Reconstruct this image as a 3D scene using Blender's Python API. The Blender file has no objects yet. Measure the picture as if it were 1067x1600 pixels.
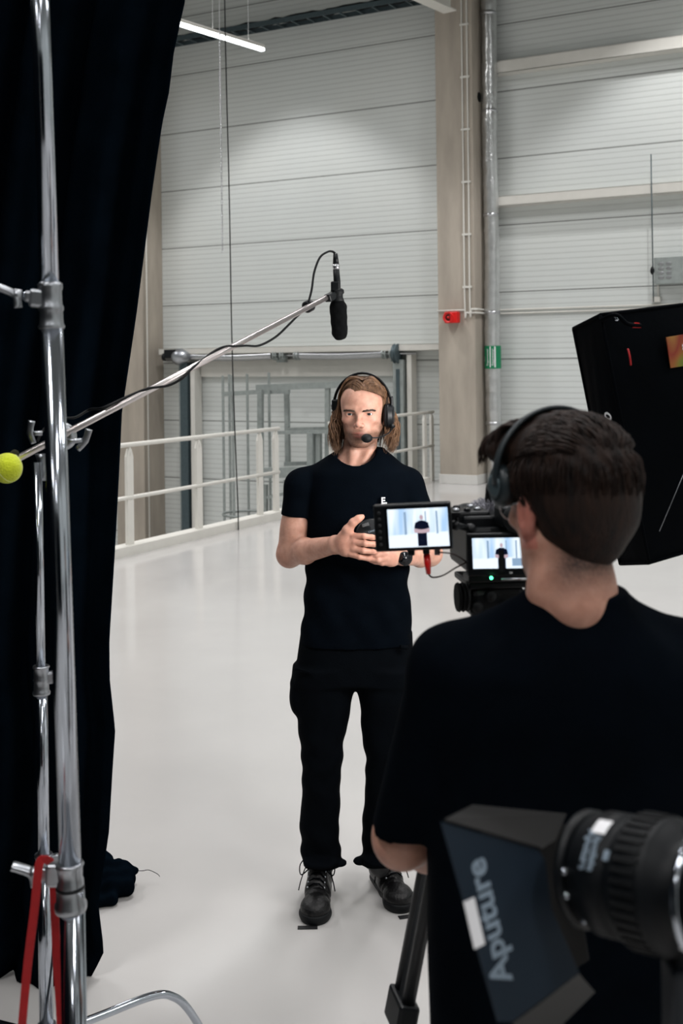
import bpy, bmesh, math, random
import numpy as np
from mathutils import Vector, Matrix, noise as mnoise

# ------------------------------------------------------------------ camera
SC = bpy.context.scene
COL = SC.collection
F_PX, PPX, PPY, ROLL = 1800.0, 533.5, 565.0, 0.012      # measured on the 1067x1600 photograph
EYE = Vector((0.0, 0.0, 1.90))
cam_data = bpy.data.cameras.new('camera')
cam = bpy.data.objects.new('camera', cam_data)
COL.objects.link(cam)
SC.camera = cam
cam_data.sensor_width = 36.0
cam_data.lens = F_PX / 1600.0 * 36.0
cam_data.shift_y = (PPY - 800.0) / 1600.0
cam_data.clip_start = 0.05
cam_data.clip_end = 200.0
cam.matrix_world = Matrix.Translation(EYE) @ Matrix.Rotation(math.pi / 2, 4, 'X') @ Matrix.Rotation(-ROLL, 4, 'Z')
cam_data.dof.use_dof = True
cam_data.dof.focus_distance = 4.0
cam_data.dof.aperture_fstop = 5.6

# ------------------------------------------------------------------ exposure, world
SC.view_settings.view_transform = 'Standard'
SC.view_settings.look = 'None'
SC.view_settings.gamma = 1.0
SC.view_settings.use_curve_mapping = False
SC.view_settings.exposure = -0.75
SC.cycles.use_denoising = True
SC.cycles.max_bounces = 8
SC.cycles.sample_clamp_indirect = 6.0
w = bpy.data.worlds.new('world'); SC.world = w; w.use_nodes = True
w.node_tree.nodes['Background'].inputs[0].default_value = (0.80, 0.90, 1.0, 1)
w.node_tree.nodes['Background'].inputs[1].default_value = 0.3

# ------------------------------------------------------------------ the hall's own frame: origin at the front foot of the concrete column
W0 = Vector((1.5, 17.8, 0.0))
WA = math.radians(-28.37)
WD = Vector((math.cos(WA), math.sin(WA), 0.0))       # along the rear wall, to the right
WN = Vector((-math.sin(WA), math.cos(WA), 0.0))      # outwards through the rear wall

def H(hx, hy, z=0.0):
    return W0 + WD * hx + WN * hy + Vector((0, 0, z))

def ray(px, py):
    dx, dy = px - PPX, py - PPY
    return Vector(((dx - ROLL * dy) / F_PX, 1.0, -(dy + ROLL * dx) / F_PX))

def P(px, py, depth):
    return EYE + ray(px, py) * depth

def HP(px, py, hy):
    """where the line of sight meets the plane hy=const of the hall: (hx, z)"""
    r = ray(px, py)
    # r*d = W0 + WD*hx + WN*hy (xy)
    o = W0 + WN * hy
    det = -r.x * WD.y + r.y * WD.x
    d = (-o.x * WD.y + o.y * WD.x) / det
    hx = (r.x * d - o.x) / WD.x
    return hx, EYE.z + r.z * d

def FP(px, py, z=0.0):
    r = ray(px, py)
    return EYE + r * ((z - EYE.z) / r.z)

# ------------------------------------------------------------------ lights of the hall
def area(name, loc, direction, sx, sy, power, color=(1, 1, 1), spread=180):
    l = bpy.data.lights.new(name, 'AREA'); l.shape = 'RECTANGLE'; l.size = sx; l.size_y = sy
    l.energy = power; l.color = color; l.spread = math.radians(spread)
    o = bpy.data.objects.new(name, l); COL.objects.link(o)
    o.location = loc; o.rotation_euler = Vector(direction).to_track_quat('-Z', 'Y').to_euler()
    return o

def spot(name, loc, direction, angle, blend, power, color=(1, 1, 1), size=0.1):
    l = bpy.data.lights.new(name, 'SPOT'); l.spot_size = math.radians(angle); l.spot_blend = blend
    l.energy = power; l.color = color; l.shadow_soft_size = size
    o = bpy.data.objects.new(name, l); COL.objects.link(o)
    o.location = loc; o.rotation_euler = Vector(direction).to_track_quat('-Z', 'Y').to_euler()
    return o

LAMP = (1.0, 0.985, 0.985)
for i, hx in enumerate((-9.0, -2.0, 5.0, 12.0)):
    for j, hy in enumerate((-5.5, -12.0, -19.0, -26.0)):
        area('hall_lamp_light', H(hx, hy, 9.2), (0, 0, -1), 0.5, 3.0, 330 if j == 0 else 320, LAMP, 146 if j == 0 else 135)
# high-bay reflectors close to the rear wall: the scallops of light
spot('high_bay_light', H(-2.75, -2.0, 9.4), (0, 0.0, -1), 80, 0.30, 1350, LAMP)
spot('high_bay_light', H(4.3, -2.0, 9.4), (0, 0.0, -1), 90, 0.30, 1500, LAMP)
# ------------------------------------------------------------------ materials
def rgb(r, g, b):
    f = lambda c: (c / 255 / 12.92) if c / 255 <= 0.04045 else ((c / 255 + 0.055) / 1.055) ** 2.4
    return (f(r), f(g), f(b))

def mat(name, color, rough=0.5, metal=0.0, noise=0.0, nscale=20.0, bump=0.0, bscale=60.0, spec=0.5, emit=None, estr=0.0, trans=0.0, stretch=None, sheen=0.0, coat=0.0, sss=0.0, color2=None):
    m = bpy.data.materials.new(name); m.use_nodes = True
    nt = m.node_tree; b = nt.nodes['Principled BSDF']
    b.inputs['Base Color'].default_value = (*color, 1)
    b.inputs['Roughness'].default_value = rough
    b.inputs['Metallic'].default_value = metal
    b.inputs['Specular IOR Level'].default_value = spec
    if trans: b.inputs['Transmission Weight'].default_value = trans
    if sheen: b.inputs['Sheen Weight'].default_value = sheen
    if coat: b.inputs['Coat Weight'].default_value = coat; b.inputs['Coat Roughness'].default_value = 0.12
    if sss:
        b.inputs['Subsurface Weight'].default_value = sss
        b.inputs['Subsurface Radius'].default_value = (0.012, 0.004, 0.002)
        b.inputs['Subsurface Scale'].default_value = 0.6
    if emit:
        b.inputs['Emission Color'].default_value = (*emit, 1); b.inputs['Emission Strength'].default_value = estr
    if noise or bump or color2:
        tc = nt.nodes.new('ShaderNodeTexCoord'); mp = nt.nodes.new('ShaderNodeMapping')
        nt.links.new(tc.outputs['Object'], mp.inputs[0])
        if stretch: mp.inputs['Scale'].default_value = stretch
        n = nt.nodes.new('ShaderNodeTexNoise'); n.inputs['Scale'].default_value = nscale; n.inputs['Detail'].default_value = 5
        nt.links.new(mp.outputs[0], n.inputs[0])
        if noise or color2:
            cr = nt.nodes.new('ShaderNodeValToRGB')
            c0 = color2 if color2 else tuple(c * (1 - noise) for c in color)
            c1 = color if color2 else tuple(min(1, c * (1 + noise)) for c in color)
            cr.color_ramp.elements[0].color = (*c0, 1); cr.color_ramp.elements[0].position = 0.3
            cr.color_ramp.elements[1].color = (*c1, 1); cr.color_ramp.elements[1].position = 0.7
            nt.links.new(n.outputs[0], cr.inputs[0]); nt.links.new(cr.outputs[0], b.inputs['Base Color'])
        if bump:
            n2 = nt.nodes.new('ShaderNodeTexNoise'); n2.inputs['Scale'].default_value = bscale; n2.inputs['Detail'].default_value = 4
            nt.links.new(mp.outputs[0], n2.inputs[0])
            bp = nt.nodes.new('ShaderNodeBump'); bp.inputs['Strength'].default_value = bump; bp.inputs['Distance'].default_value = 0.01
            nt.links.new(n2.outputs[0], bp.inputs['Height']); nt.links.new(bp.outputs[0], b.inputs['Normal'])
    return m

M = {}
M['floor'] = mat('epoxy_floor', rgb(191, 189, 187), 0.11, noise=0.035, nscale=1.4, bump=0.04, bscale=1.6)
M['ribbed'] = None
M['concrete'] = mat('concrete', rgb(170, 161, 149), 0.85, noise=0.15, nscale=2.2, bump=0.25, bscale=35, stretch=(2.0, 2.0, 0.45))
M['paint_white'] = mat('white_painted_steel', rgb(214, 212, 205), 0.45, noise=0.03, nscale=6)
M['plinth'] = mat('white_plinth_paint', rgb(212, 211, 207), 0.5, noise=0.02)
M['grey_steel'] = mat('galvanised_steel', rgb(158, 165, 163), 0.45, metal=0.35, noise=0.12, nscale=14)
M['dark_steel'] = mat('dark_blue_steel', rgb(74, 88, 93), 0.45, metal=0.3, noise=0.1)
M['black'] = mat('black_plastic', (0.0022, 0.0034, 0.0048), 0.42, spec=.3, noise=0.15, nscale=30)
M['black_gloss'] = mat('black_gloss', (0.004, 0.005, 0.007), 0.18)
M['rubber'] = mat('black_rubber', (0.003, 0.004, 0.005), 0.6, spec=.25)
M['chrome'] = mat('chromed_steel', (0.52, 0.56, 0.62), 0.14, metal=1.0, noise=0.02)
M['boom'] = mat('brushed_boom_tube', (0.72, 0.67, 0.66), 0.3, metal=0.9, noise=0.03)
M['alu'] = mat('satin_aluminium', (0.55, 0.56, 0.58), 0.3, metal=1.0, noise=0.05)
M['cast'] = mat('cast_metal', (0.42, 0.44, 0.47), 0.34, metal=1.0, noise=0.1, nscale=25)
M['foil'] = mat('crumpled_foil', (0.66, 0.67, 0.67), 0.30, metal=0.9, noise=0.1, nscale=9, bump=0.9, bscale=16)
M['curtain'] = mat('black_stage_fabric', (0.0016, 0.0036, 0.0062), 0.95, noise=0.25, nscale=8, bump=0.15, bscale=200, spec=0.0)
M['tee'] = mat('black_jersey', (0.0014, 0.0026, 0.0046), 0.9, noise=0.15, nscale=20, bump=0.2, bscale=300, spec=0.02)
M['trousers'] = mat('black_twill', (0.0016, 0.0024, 0.0036), 0.85, noise=0.15, nscale=25, bump=0.2, bscale=250, spec=0.03)
M['leather'] = mat('black_leather', (0.003, 0.003, 0.0035), 0.42, spec=.35, noise=0.2, nscale=40, bump=0.25, bscale=120)
M['red'] = mat('red_plastic', rgb(215, 22, 20), 0.35, noise=0.05)
M['red_cloth'] = mat('red_webbing', rgb(170, 14, 20), 0.7, noise=0.1, nscale=90)
M['green'] = mat('green_label', rgb(0, 128, 84), 0.5, noise=0.03)
M['white_print'] = mat('white_print', rgb(235, 235, 238), 0.6, noise=0.01)
M['grey_print'] = mat('grey_print', rgb(128, 144, 158), 0.6, noise=0.01)
M['tennis'] = mat('tennis_felt', rgb(214, 226, 40), 0.95, noise=0.10, nscale=40, bump=0.5, bscale=220, sheen=0.3)
M['lamp'] = mat('lit_tube', (1, 1, 1), 0.5, emit=(0.93, 0.98, 1.0), estr=9.0)
M['dirt_black'] = mat('black_tape', (0.008, 0.008, 0.009), 0.6)

def ribbed_wall():
    m = bpy.data.materials.new('ribbed_sandwich_panel'); m.use_nodes = True
    nt = m.node_tree; b = nt.nodes['Principled BSDF']; L = nt.links.new
    tc = nt.nodes.new('ShaderNodeTexCoord'); sp = nt.nodes.new('ShaderNodeSeparateXYZ'); L(tc.outputs['Object'], sp.inputs[0])
    def math_(op, a, bb=None, cc=None):
        n = nt.nodes.new('ShaderNodeMath'); n.operation = op
        for i, v in enumerate((a, bb, cc)):
            if v is None: continue
            if isinstance(v, (int, float)): n.inputs[i].default_value = v
            else: L(v, n.inputs[i])
        return n.outputs[0]
    z = sp.outputs[2]
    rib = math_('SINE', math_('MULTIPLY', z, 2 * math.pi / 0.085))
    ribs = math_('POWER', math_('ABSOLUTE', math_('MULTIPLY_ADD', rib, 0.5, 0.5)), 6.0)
    # joint of two panels every 1.04 m
    fr = math_('FRACT', math_('DIVIDE', math_('SUBTRACT', z, 5.03 - 10.4), 1.04))
    d = math_('ABSOLUTE', math_('SUBTRACT', fr, 0.5))
    joint = math_('GREATER_THAN', d, 0.4915)
    n = nt.nodes.new('ShaderNodeTexNoise'); n.inputs['Scale'].default_value = 0.7; L(tc.outputs['Object'], n.inputs[0])
    cr = nt.nodes.new('ShaderNodeValToRGB'); L(n.outputs[0], cr.inputs[0])
    cr.color_ramp.elements[0].color = (*rgb(209, 214, 213), 1); cr.color_ramp.elements[1].color = (*rgb(217, 220, 216), 1)
    mx = nt.nodes.new('ShaderNodeMix'); mx.data_type = 'RGBA'
    L(joint, mx.inputs[0]); L(cr.outputs[0], mx.inputs[6]); mx.inputs[7].default_value = (*rgb(120, 122, 120), 1)
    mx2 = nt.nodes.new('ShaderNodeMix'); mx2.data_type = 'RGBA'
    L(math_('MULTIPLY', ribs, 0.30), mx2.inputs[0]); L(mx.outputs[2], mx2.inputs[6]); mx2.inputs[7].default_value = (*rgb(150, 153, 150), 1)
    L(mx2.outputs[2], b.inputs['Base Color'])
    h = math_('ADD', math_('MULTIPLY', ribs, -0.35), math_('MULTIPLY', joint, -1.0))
    bp = nt.nodes.new('ShaderNodeBump'); bp.inputs['Strength'].default_value = 0.35; bp.inputs['Distance'].default_value = 0.012
    L(h, bp.inputs['Height']); L(bp.outputs[0], b.inputs['Normal'])
    b.inputs['Roughness'].default_value = 0.42
    return m
M['ribbed'] = ribbed_wall()

# ------------------------------------------------------------------ mesh helpers
class MB:
    def __init__(s): s.v = []; s.f = []; s.sm = []
    def add(s, vs, fs, smooth=False):
        o = len(s.v); s.v += [tuple(v) for v in vs]
        for f in fs: s.f.append(tuple(i + o for i in f)); s.sm.append(smooth)
        return s
    def box(s, lo, hi, T=None, bev=0.0):
        x0, y0, z0 = lo; x1, y1, z1 = hi
        if bev > 0:
            bm = bmesh.new(); bmesh.ops.create_cube(bm, size=1.0)
            for v in bm.verts:
                v.co = Vector(((x0 + x1) / 2 + v.co.x * (x1 - x0), (y0 + y1) / 2 + v.co.y * (y1 - y0), (z0 + z1) / 2 + v.co.z * (z1 - z0)))
            bmesh.ops.bevel(bm, geom=bm.edges[:], offset=bev, segments=2, profile=0.5, affect='EDGES')
            bm.verts.index_update()
            vs = [v.co.copy() for v in bm.verts]; fs = [tuple(v.index for v in f.verts) for f in bm.faces]; bm.free()
        else:
            vs = [Vector(c) for c in ((x0, y0, z0), (x1, y0, z0), (x1, y1, z0), (x0, y1, z0), (x0, y0, z1), (x1, y0, z1), (x1, y1, z1), (x0, y1, z1))]
            fs = [(0, 3, 2, 1), (4, 5, 6, 7), (0, 1, 5, 4), (1, 2, 6, 5), (2, 3, 7, 6), (3, 0, 4, 7)]
        if T: vs = [T @ v for v in vs]
        return s.add(vs, fs)
    def hexa(s, c8):      # 4 bottom, 4 top corners
        return s.add(c8, [(0, 3, 2, 1), (4, 5, 6, 7), (0, 1, 5, 4), (1, 2, 6, 5), (2, 3, 7, 6), (3, 0, 4, 7)])
    def tube(s, pts, r, n=10, cap=True, smooth=True, flat=1.0, up=None):
        pts = [Vector(p) for p in pts]; m = len(pts)
        rs = r if isinstance(r, (list, tuple)) else [r] * m
        vs = []; prev = None
        for i, p in enumerate(pts):
            t = (pts[min(i + 1, m - 1)] - pts[max(i - 1, 0)]).normalized()
            if prev is None:
                a = Vector(up) if up else (Vector((0, 0, 1)) if abs(t.z) < 0.9 else Vector((1, 0, 0)))
                u = (a - t * a.dot(t)).normalized()
            else:
                u = (prev - t * prev.dot(t)).normalized()
            prev = u; w_ = t.cross(u)
            for k in range(n):
                an = 2 * math.pi * k / n
                vs.append(p + u * (math.cos(an) * rs[i]) + w_ * (math.sin(an) * rs[i] * flat))
        fs = [(i * n + k, i * n + (k + 1) % n, (i + 1) * n + (k + 1) % n, (i + 1) * n + k) for i in range(m - 1) for k in range(n)]
        s.add(vs, fs, smooth)
        if cap:
            o = len(s.v) - m * n
            s.f.append(tuple(o + k for k in reversed(range(n)))); s.sm.append(False)
            s.f.append(tuple(o + (m - 1) * n + k for k in range(n))); s.sm.append(False)
        return s
    def lathe(s, prof, T=None, n=24, smooth=True):     # prof: (r, z); about local z
        T = T or Matrix.Identity(4); vs = []; m = len(prof)
        for r, z in prof:
            for k in range(n):
                a = 2 * math.pi * k / n; vs.append(T @ Vector((r * math.cos(a), r * math.sin(a), z)))
        fs = [(i * n + k, i * n + (k + 1) % n, (i + 1) * n + (k + 1) % n, (i + 1) * n + k) for i in range(m - 1) for k in range(n)]
        s.add(vs, fs, smooth)
        o = len(s.v) - m * n
        if prof[0][0] > 1e-6: s.f.append(tuple(o + k for k in reversed(range(n)))); s.sm.append(False)
        if prof[-1][0] > 1e-6: s.f.append(tuple(o + (m - 1) * n + k for k in range(n))); s.sm.append(False)
        return s
    def ball(s, c, r, n=16, T=None):
        prof = [(math.sin(math.pi * i / n) , -math.cos(math.pi * i / n)) for i in range(n + 1)]
        rr = r if isinstance(r, (tuple, list)) else (r, r, r)
        TT = (T or Matrix.Identity(4)) @ Matrix.Translation(Vector(c)) @ Matrix.Diagonal((*rr, 1))
        prof[0] = (1e-4, -1); prof[-1] = (1e-4, 1)
        return s.lathe(prof, TT, n * 2)
    def prism(s, poly, h0, h1, T=None):    # poly in local xy, extruded z h0..h1
        T = T or Matrix.Identity(4); n = len(poly)
        vs = [T @ Vector((x, y, h0)) for x, y in poly] + [T @ Vector((x, y, h1)) for x, y in poly]
        fs = [tuple(reversed(range(n))), tuple(range(n, 2 * n))] + [(i, (i + 1) % n, n + (i + 1) % n, n + i) for i in range(n)]
        return s.add(vs, fs)
    def build(s, name, m, parent=None, origin=None, rotz=0.0, kind=None):
        me = bpy.data.meshes.new(name)
        vs = s.v
        o = bpy.data.objects.new(name, me)
        if parent is not None:
            o.parent = parent
            W = parent_world(parent)
            inv = W.inverted(); vs = [inv @ Vector(v) for v in vs]
        elif origin is not None:
            O = Matrix.Translation(Vector(origin)) @ Matrix.Rotation(rotz, 4, 'Z')
            inv = O.inverted(); vs = [inv @ Vector(v) for v in vs]
            o.location = origin; o.rotation_euler = (0, 0, rotz)
        me.from_pydata([tuple(v) for v in vs], [], s.f)
        me.polygons.foreach_set('use_smooth', s.sm)
        me.materials.append(m); me.update()
        COL.objects.link(o)
        if kind: o['kind'] = kind
        return o

def parent_world(o):
    Mx = Matrix.Translation(o.location) @ o.rotation_euler.to_matrix().to_4x4() @ Matrix.Diagonal((*o.scale, 1))
    return (parent_world(o.parent) @ Mx) if o.parent else Mx

def tag(o, label, cat, group=None, kind=None):
    o['label'] = label; o['category'] = cat
    if group: o['group'] = group
    if kind: o['kind'] = kind
    return o

def thing(name, label, cat, loc=(0, 0, 0), rotz=0.0, group=None):
    o = bpy.data.objects.new(name, None); o.empty_display_size = 0.1; COL.objects.link(o)
    o.location = loc; o.rotation_euler = (0, 0, rotz)
    return tag(o, label, cat, group)

def cat_rom(pts, n=6):
    pts = [Vector(p) for p in pts]; out = []
    for i in range(len(pts) - 1):
        p0 = pts[max(i - 1, 0)]; p1 = pts[i]; p2 = pts[i + 1]; p3 = pts[min(i + 2, len(pts) - 1)]
        for k in range(n):
            t = k / n
            out.append(0.5 * ((2 * p1) + (p2 - p0) * t + (2 * p0 - 5 * p1 + 4 * p2 - p3) * t * t + (3 * p1 - p0 - 3 * p2 + p3) * t ** 3))
    out.append(pts[-1]); return out

def text_mesh(txt, size, T, name, m, parent=None, ext=0.0004, sx=1.0, bold=0.0):
    cu = bpy.data.curves.new(name, 'FONT'); cu.body = txt; cu.size = size; cu.extrude = ext; cu.align_x = 'CENTER'; cu.align_y = 'CENTER'
    cu.offset = bold
    tmp = bpy.data.objects.new(name + '_tmp', cu); COL.objects.link(tmp)
    dg = bpy.context.evaluated_depsgraph_get(); dg.update()
    me = bpy.data.meshes.new_from_object(tmp.evaluated_get(dg))
    bpy.data.objects.remove(tmp)
    mb = MB(); mb.add([T @ Vector((v.co.x * sx, v.co.y, v.co.z)) for v in me.vertices], [tuple(p.vertices) for p in me.polygons])
    bpy.data.meshes.remove(me)
    return mb.build(name, m, parent)

def frame(o, x, y):      # matrix with local x, y given, z = x cross y
    x = Vector(x).normalized(); y = Vector(y); y = (y - x * y.dot(x)).normalized(); z = x.cross(y)
    R = Matrix((x, y, z)).transposed().to_4x4()
    return Matrix.Translation(Vector(o)) @ R

# ------------------------------------------------------------------ the hall
def hbox(mb, x0, x1, y0, y1, z0, z1, bev=0.0):
    T = Matrix.Translation(W0) @ Matrix.Rotation(WA, 4, 'Z')
    return mb.box((x0, y0, z0), (x1, y1, z1), T, bev)
HT = Matrix.Translation(W0) @ Matrix.Rotation(WA, 4, 'Z')
def hst(name, m, *boxes, kind='structure', bev=0.0):
    mb = MB()
    for b in boxes: hbox(mb, *b, bev=bev)
    return mb.build(name, m, origin=W0, rotz=WA, kind=kind)

LOW = -3.6
hst('floor', M['floor'], (-0.30, 15, -31, 0.6, -0.30, 0.0))
hst('floor_lower', mat('lower_floor_concrete', rgb(205, 202, 198), 0.5, noise=0.03), (-14, 15, -31, 0.6, LOW - 0.2, LOW))
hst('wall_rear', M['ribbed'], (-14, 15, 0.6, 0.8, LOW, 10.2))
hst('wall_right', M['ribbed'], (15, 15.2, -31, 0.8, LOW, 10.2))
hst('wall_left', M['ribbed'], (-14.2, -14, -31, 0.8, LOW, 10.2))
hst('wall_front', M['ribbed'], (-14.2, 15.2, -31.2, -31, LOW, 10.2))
hst('ceiling', mat('ceiling_sheet', rgb(112, 114, 112), 0.6, noise=0.03), (-14.2, 15.2, -31.2, 0.8, 10.2, 10.4))
hst('trim_1', M['paint_white'], (-0.34, -0.16, -31, 0.0, -0.05, 0.09))     # kerb under the railing

# concrete columns with white plinths
def column(hx0, hx1, label, base):
    t = thing('concrete_column', label, 'column', H((hx0 + hx1) / 2, 0.3, 0), WA, 'concrete columns of the rear wall')
    mb = MB(); hbox(mb, hx0, hx1, 0.0, 0.599, base, 10.19, 0.012); mb.build('shaft', M['concrete'], t)
    return t
colr = column(0.0, 0.61, 'pale concrete column behind the red siren, right of the white railing', 0.0)
mb = MB(); hbox(mb, -0.012, 0.622, -0.012, 0.59, 0.001, 0.145, 0.004); mb.build('plinth', M['plinth'], colr)
mb = MB()
hx, z = HP(743, 132, 0.15)
hx = 0.61
T = HT @ Matrix.Translation(Vector((0.612, 0.28, 5.95))) @ Matrix.Rotation(math.pi / 2, 4, 'Y')
mb.lathe([(0.075, -0.004), (0.075, 0.004)], T, 20); mb.build('round_hole', M['black'], colr)
coll = column(-6.35, -5.72, 'pale concrete column beside the black curtain, left of the dock door', LOW)

# horizontal steel beams on the rear wall
def beam(label, px, py, x0, x1, h=0.19, hy=0.38, name='wall_beam', dep=0.21):
    _, z = HP(px, py, hy)
    mb = MB(); hbox(mb, x0, x1, hy, 0.6, z - h / 2, z - h / 2 + 0.012); hbox(mb, x0, x1, hy, 0.6, z + h / 2 - 0.012, z + h / 2); hbox(mb, x0, x1, hy, hy + 0.015, z - h / 2, z + h / 2)
    o = mb.build(name, M['paint_white'], origin=H((x0 + x1) / 2, hy, z), rotz=WA)
    return tag(o, label, 'beam', 'white beams on the rear wall')
beam('upper white steel beam on the right wall bay, near the top of the picture', 920, 85, 0.62, 14.9)
beam('lower white steel beam on the right wall bay, above the thin hanging rod', 920, 303, 0.62, 14.9, h=0.15)
beam('white beam above the dock door spring shaft, left of the concrete column', 460, 546, -5.6, -0.01, h=0.11, hy=0.3)

# ------------------------------------------------------------------ dock door: spring shaft, tracks, motor
door = thing('dock_door_mechanism', 'spring shaft, motor and tracks of the dock door under the white beam', 'door mechanism', H(-3, 0.35, 2.0), WA)
hx0, zs = HP(300, 560, 0.36); hx1, _ = HP(632, 553, 0.36)
_, zs = HP(450, 555, 0.36)
Hv = lambda x, y, z: H(x, y, z)
mb = MB(); mb.tube([Hv(hx0 - .3, 0.36, zs), Hv(hx1 + .2, 0.36, zs)], 0.016, 10); mb.build('shaft', M['alu'], door)
def hxp(px): return HP(px, 555, 0.36)[0]
for a, b in ((300, 425), (460, 598)):
    xa, xb = hxp(a), hxp(b); pts = []
    for i in range(181):
        t = i / 180; pts.append(Hv(xa + (xb - xa) * t, 0.36, zs - 0.02 * math.sin(math.pi * t)))
    rs = [0.062 + (0.005 if i % 2 else 0) for i in range(181)]
    mb = MB(); mb.tube(pts, rs, 12); mb.build('torsion_spring', M['alu'], door)
for px in (430, 441, 464, 600, 612):
    x = hxp(px); T = frame(Hv(x, 0.36, zs), WN, (0, 0, 1))
    mb = MB(); mb.lathe([(0.085, -0.02), (0.085, 0.0), (0.05, 0.0), (0.05, 0.04), (0.085, 0.04), (0.085, 0.055)], T, 16)
    for k in range(6):
        a = k * math.pi / 3; mb.tube([T @ Vector((0.07 * math.cos(a), 0.07 * math.sin(a), -.03)), T @ Vector((0.07 * math.cos(a), 0.07 * math.sin(a), .07))], 0.009, 6)
    mb.build('spring_bracket', M['grey_steel'], door)
mb = MB(); x = hxp(434); hbox(mb, x - 0.07, x + 0.09, 0.42, 0.56, zs - 0.12, zs + 0.1); mb.build('bearing_plate', M['grey_steel'], door); mb = MB(); x = hxp(612); hbox(mb, x - 0.05, x + 0.14, 0.42, 0.56, zs - 0.13, zs + 0.11); mb.build('bearing_plate', M['grey_steel'], door)
x = hxp(623); T = frame(Hv(x, 0.3, zs), WN, (0, 0, 1))
mb = MB(); mb.lathe([(0.05, -0.05), (0.15, -0.05), (0.16, -0.04), (0.13, -0.02), (0.13, 0.0), (0.16, 0.02), (0.15, 0.03), (0.04, 0.03)], T, 24); mb.build('cable_drum', M['dark_steel'], door)
x = hxp(286); T = frame(Hv(x, 0.26, zs), WN, (0, 0, 1))
mb = MB(); mb.lathe([(0.06, -.28), (0.08, -.26), (0.08, -0.14), (0.11, -0.12), (0.15, -0.05), (0.15, 0.03), (0.11, 0.12), (0.06, 0.2)], T, 20)
mb.build('motor', M['cast'], door)
mb = MB(); hbox(mb, x - 0.26, x - 0.02, 0.14, 0.3, zs - 0.02, zs + 0.13, 0.01); mb.lathe([(0.05, -.36), (0.07, -.35), (0.07, -.28)], T, 16); mb.build('motor_cover', M['black'], door)
# tracks
xl = HP(292, 700, 0.35)[0]
mb = MB(); hbox(mb, xl - 0.10, xl + 0.06, 0.30, 0.52, LOW, zs - 0.1); mb.build('track', M['dark_steel'], door)
mb = MB(); hbox(mb, xl + 0.10, xl + 0.19, 0.34, 0.56, LOW, zs - 0.16); mb.build('door_jamb', M['paint_white'], door)
mb = MB(); hbox(mb, xl - 0.17, xl - 0.13, 0.36, 0.42, LOW, zs - 0.05); mb.build('track_rail', M['grey_steel'], door)
xr = HP(625, 620, 0.35)[0]
mb = MB(); hbox(mb, xr - 0.10, xr + 0.08, 0.30, 0.52, LOW, zs - 0.1, 0.004); mb.build('track', M['grey_steel'], door)
mb = MB(); hbox(mb, xr - 0.04, xr + 0.02, 0.285, 0.305, -0.2, zs - 0.25); mb.build('track_slot', M['dark_steel'], door)
mb = MB(); hbox(mb, xr + 0.12, xr + 0.20, 0.36, 0.56, LOW, zs - 0.02); mb.build('door_jamb', M['paint_white'], door)
# lintel box shading the door leaf
mb = MB(); hbox(mb, xl + 0.2, xr - 0.1, 0.52, 0.6, zs - 0.36, zs - 0.07); mb.build('door_header', M['paint_white'], door)

# ------------------------------------------------------------------ ladder with safety cage and platform of grey steel below the floor edge
lad = thing('caged_ladder', 'grey galvanised ladder platform with round safety cage behind the railing', 'ladder', H(-3.2, -0.6, 0), WA)
def zat(py, px, hy): return HP(px, py, hy)[1]
cy0 = -0.55
cage = []
for px, top, dy in ((348, 587, 0.0), (358, 585, 0.28), (363, 586, -.28), (386, 584, 0.35), (420, 582, 0.30)):
    hx, z = HP(px, top, cy0 + dy)
    mb = MB(); hbox(mb, hx - 0.022, hx + 0.022, cy0 + dy - 0.006, cy0 + dy + 0.006, -2.6, z); mb.build('cage_bar', M['grey_steel'], lad); cage.append((hx, z))
cxm = HP(385, 700, cy0)[0]; cr_ = 0.42
for z in (zat(803, 386, cy0), -2.0):
    ring = [H(cxm + cr_ * math.cos(a), cy0 + cr_ * 0.9 * math.sin(a), z) for a in [2 * math.pi * k / 24 for k in range(25)]]
    mb = MB(); mb.tube(ring, 0.02, 4, flat=0.4); mb.build('cage_hoop', M['grey_steel'], lad)
def gbar(name, pxa, pya, pxb, pyb, hy, th, hy2=None, m='grey_steel'):
    a = HP(pxa, pya, hy); b = HP(pxb, pyb, hy2 if hy2 is not None else hy)
    A = H(a[0], hy, a[1]); B = H(b[0], hy2 if hy2 is not None else hy, b[1])
    d = (B - A); T = frame(A, d, WN if abs(d.normalized().dot(WN)) < 0.9 else WD)
    mb = MB(); mb.box((0, -th / 2, -th / 2), (d.length, th / 2, th / 2), T); return mb.build(name, M[m], lad)
gbar('cage_rail', 348, 616, 410, 612, -0.9, 0.07)
gbar('top_beam', 402, 606, 560, 600, -0.6, 0.10)
gbar('brace', 412, 613, 452, 612, -0.2, 0.06)
gbar('post', 407, 608, 407, 830, -0.6, 0.08)
gbar('post', 448, 615, 450, 725, -0.4, 0.07)
gbar('post', 512, 604, 512, 740, -0.6, 0.07)
gbar('guard_rail', 450, 671, 512, 669, -0.45, 0.05)
gbar('guard_rail', 432, 676, 600, 673, -0.75, 0.055)
gbar('lower_rail', 445, 725, 600, 720, -0.45, 0.06)
gbar('platform_edge', 408, 739, 600, 734, -0.8, 0.16)
gbar('bracket', 418, 777, 446, 771, -0.8, 0.05)
gbar('bracket', 446, 750, 446, 800, -0.8, 0.05)
gbar('post', 415, 757, 415, 830, -0.7, 0.06)
gbar('post', 486, 676, 486, 790, -0.75, 0.10)
gbar('post', 498, 676, 498, 790, -0.7, 0.08)

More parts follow.
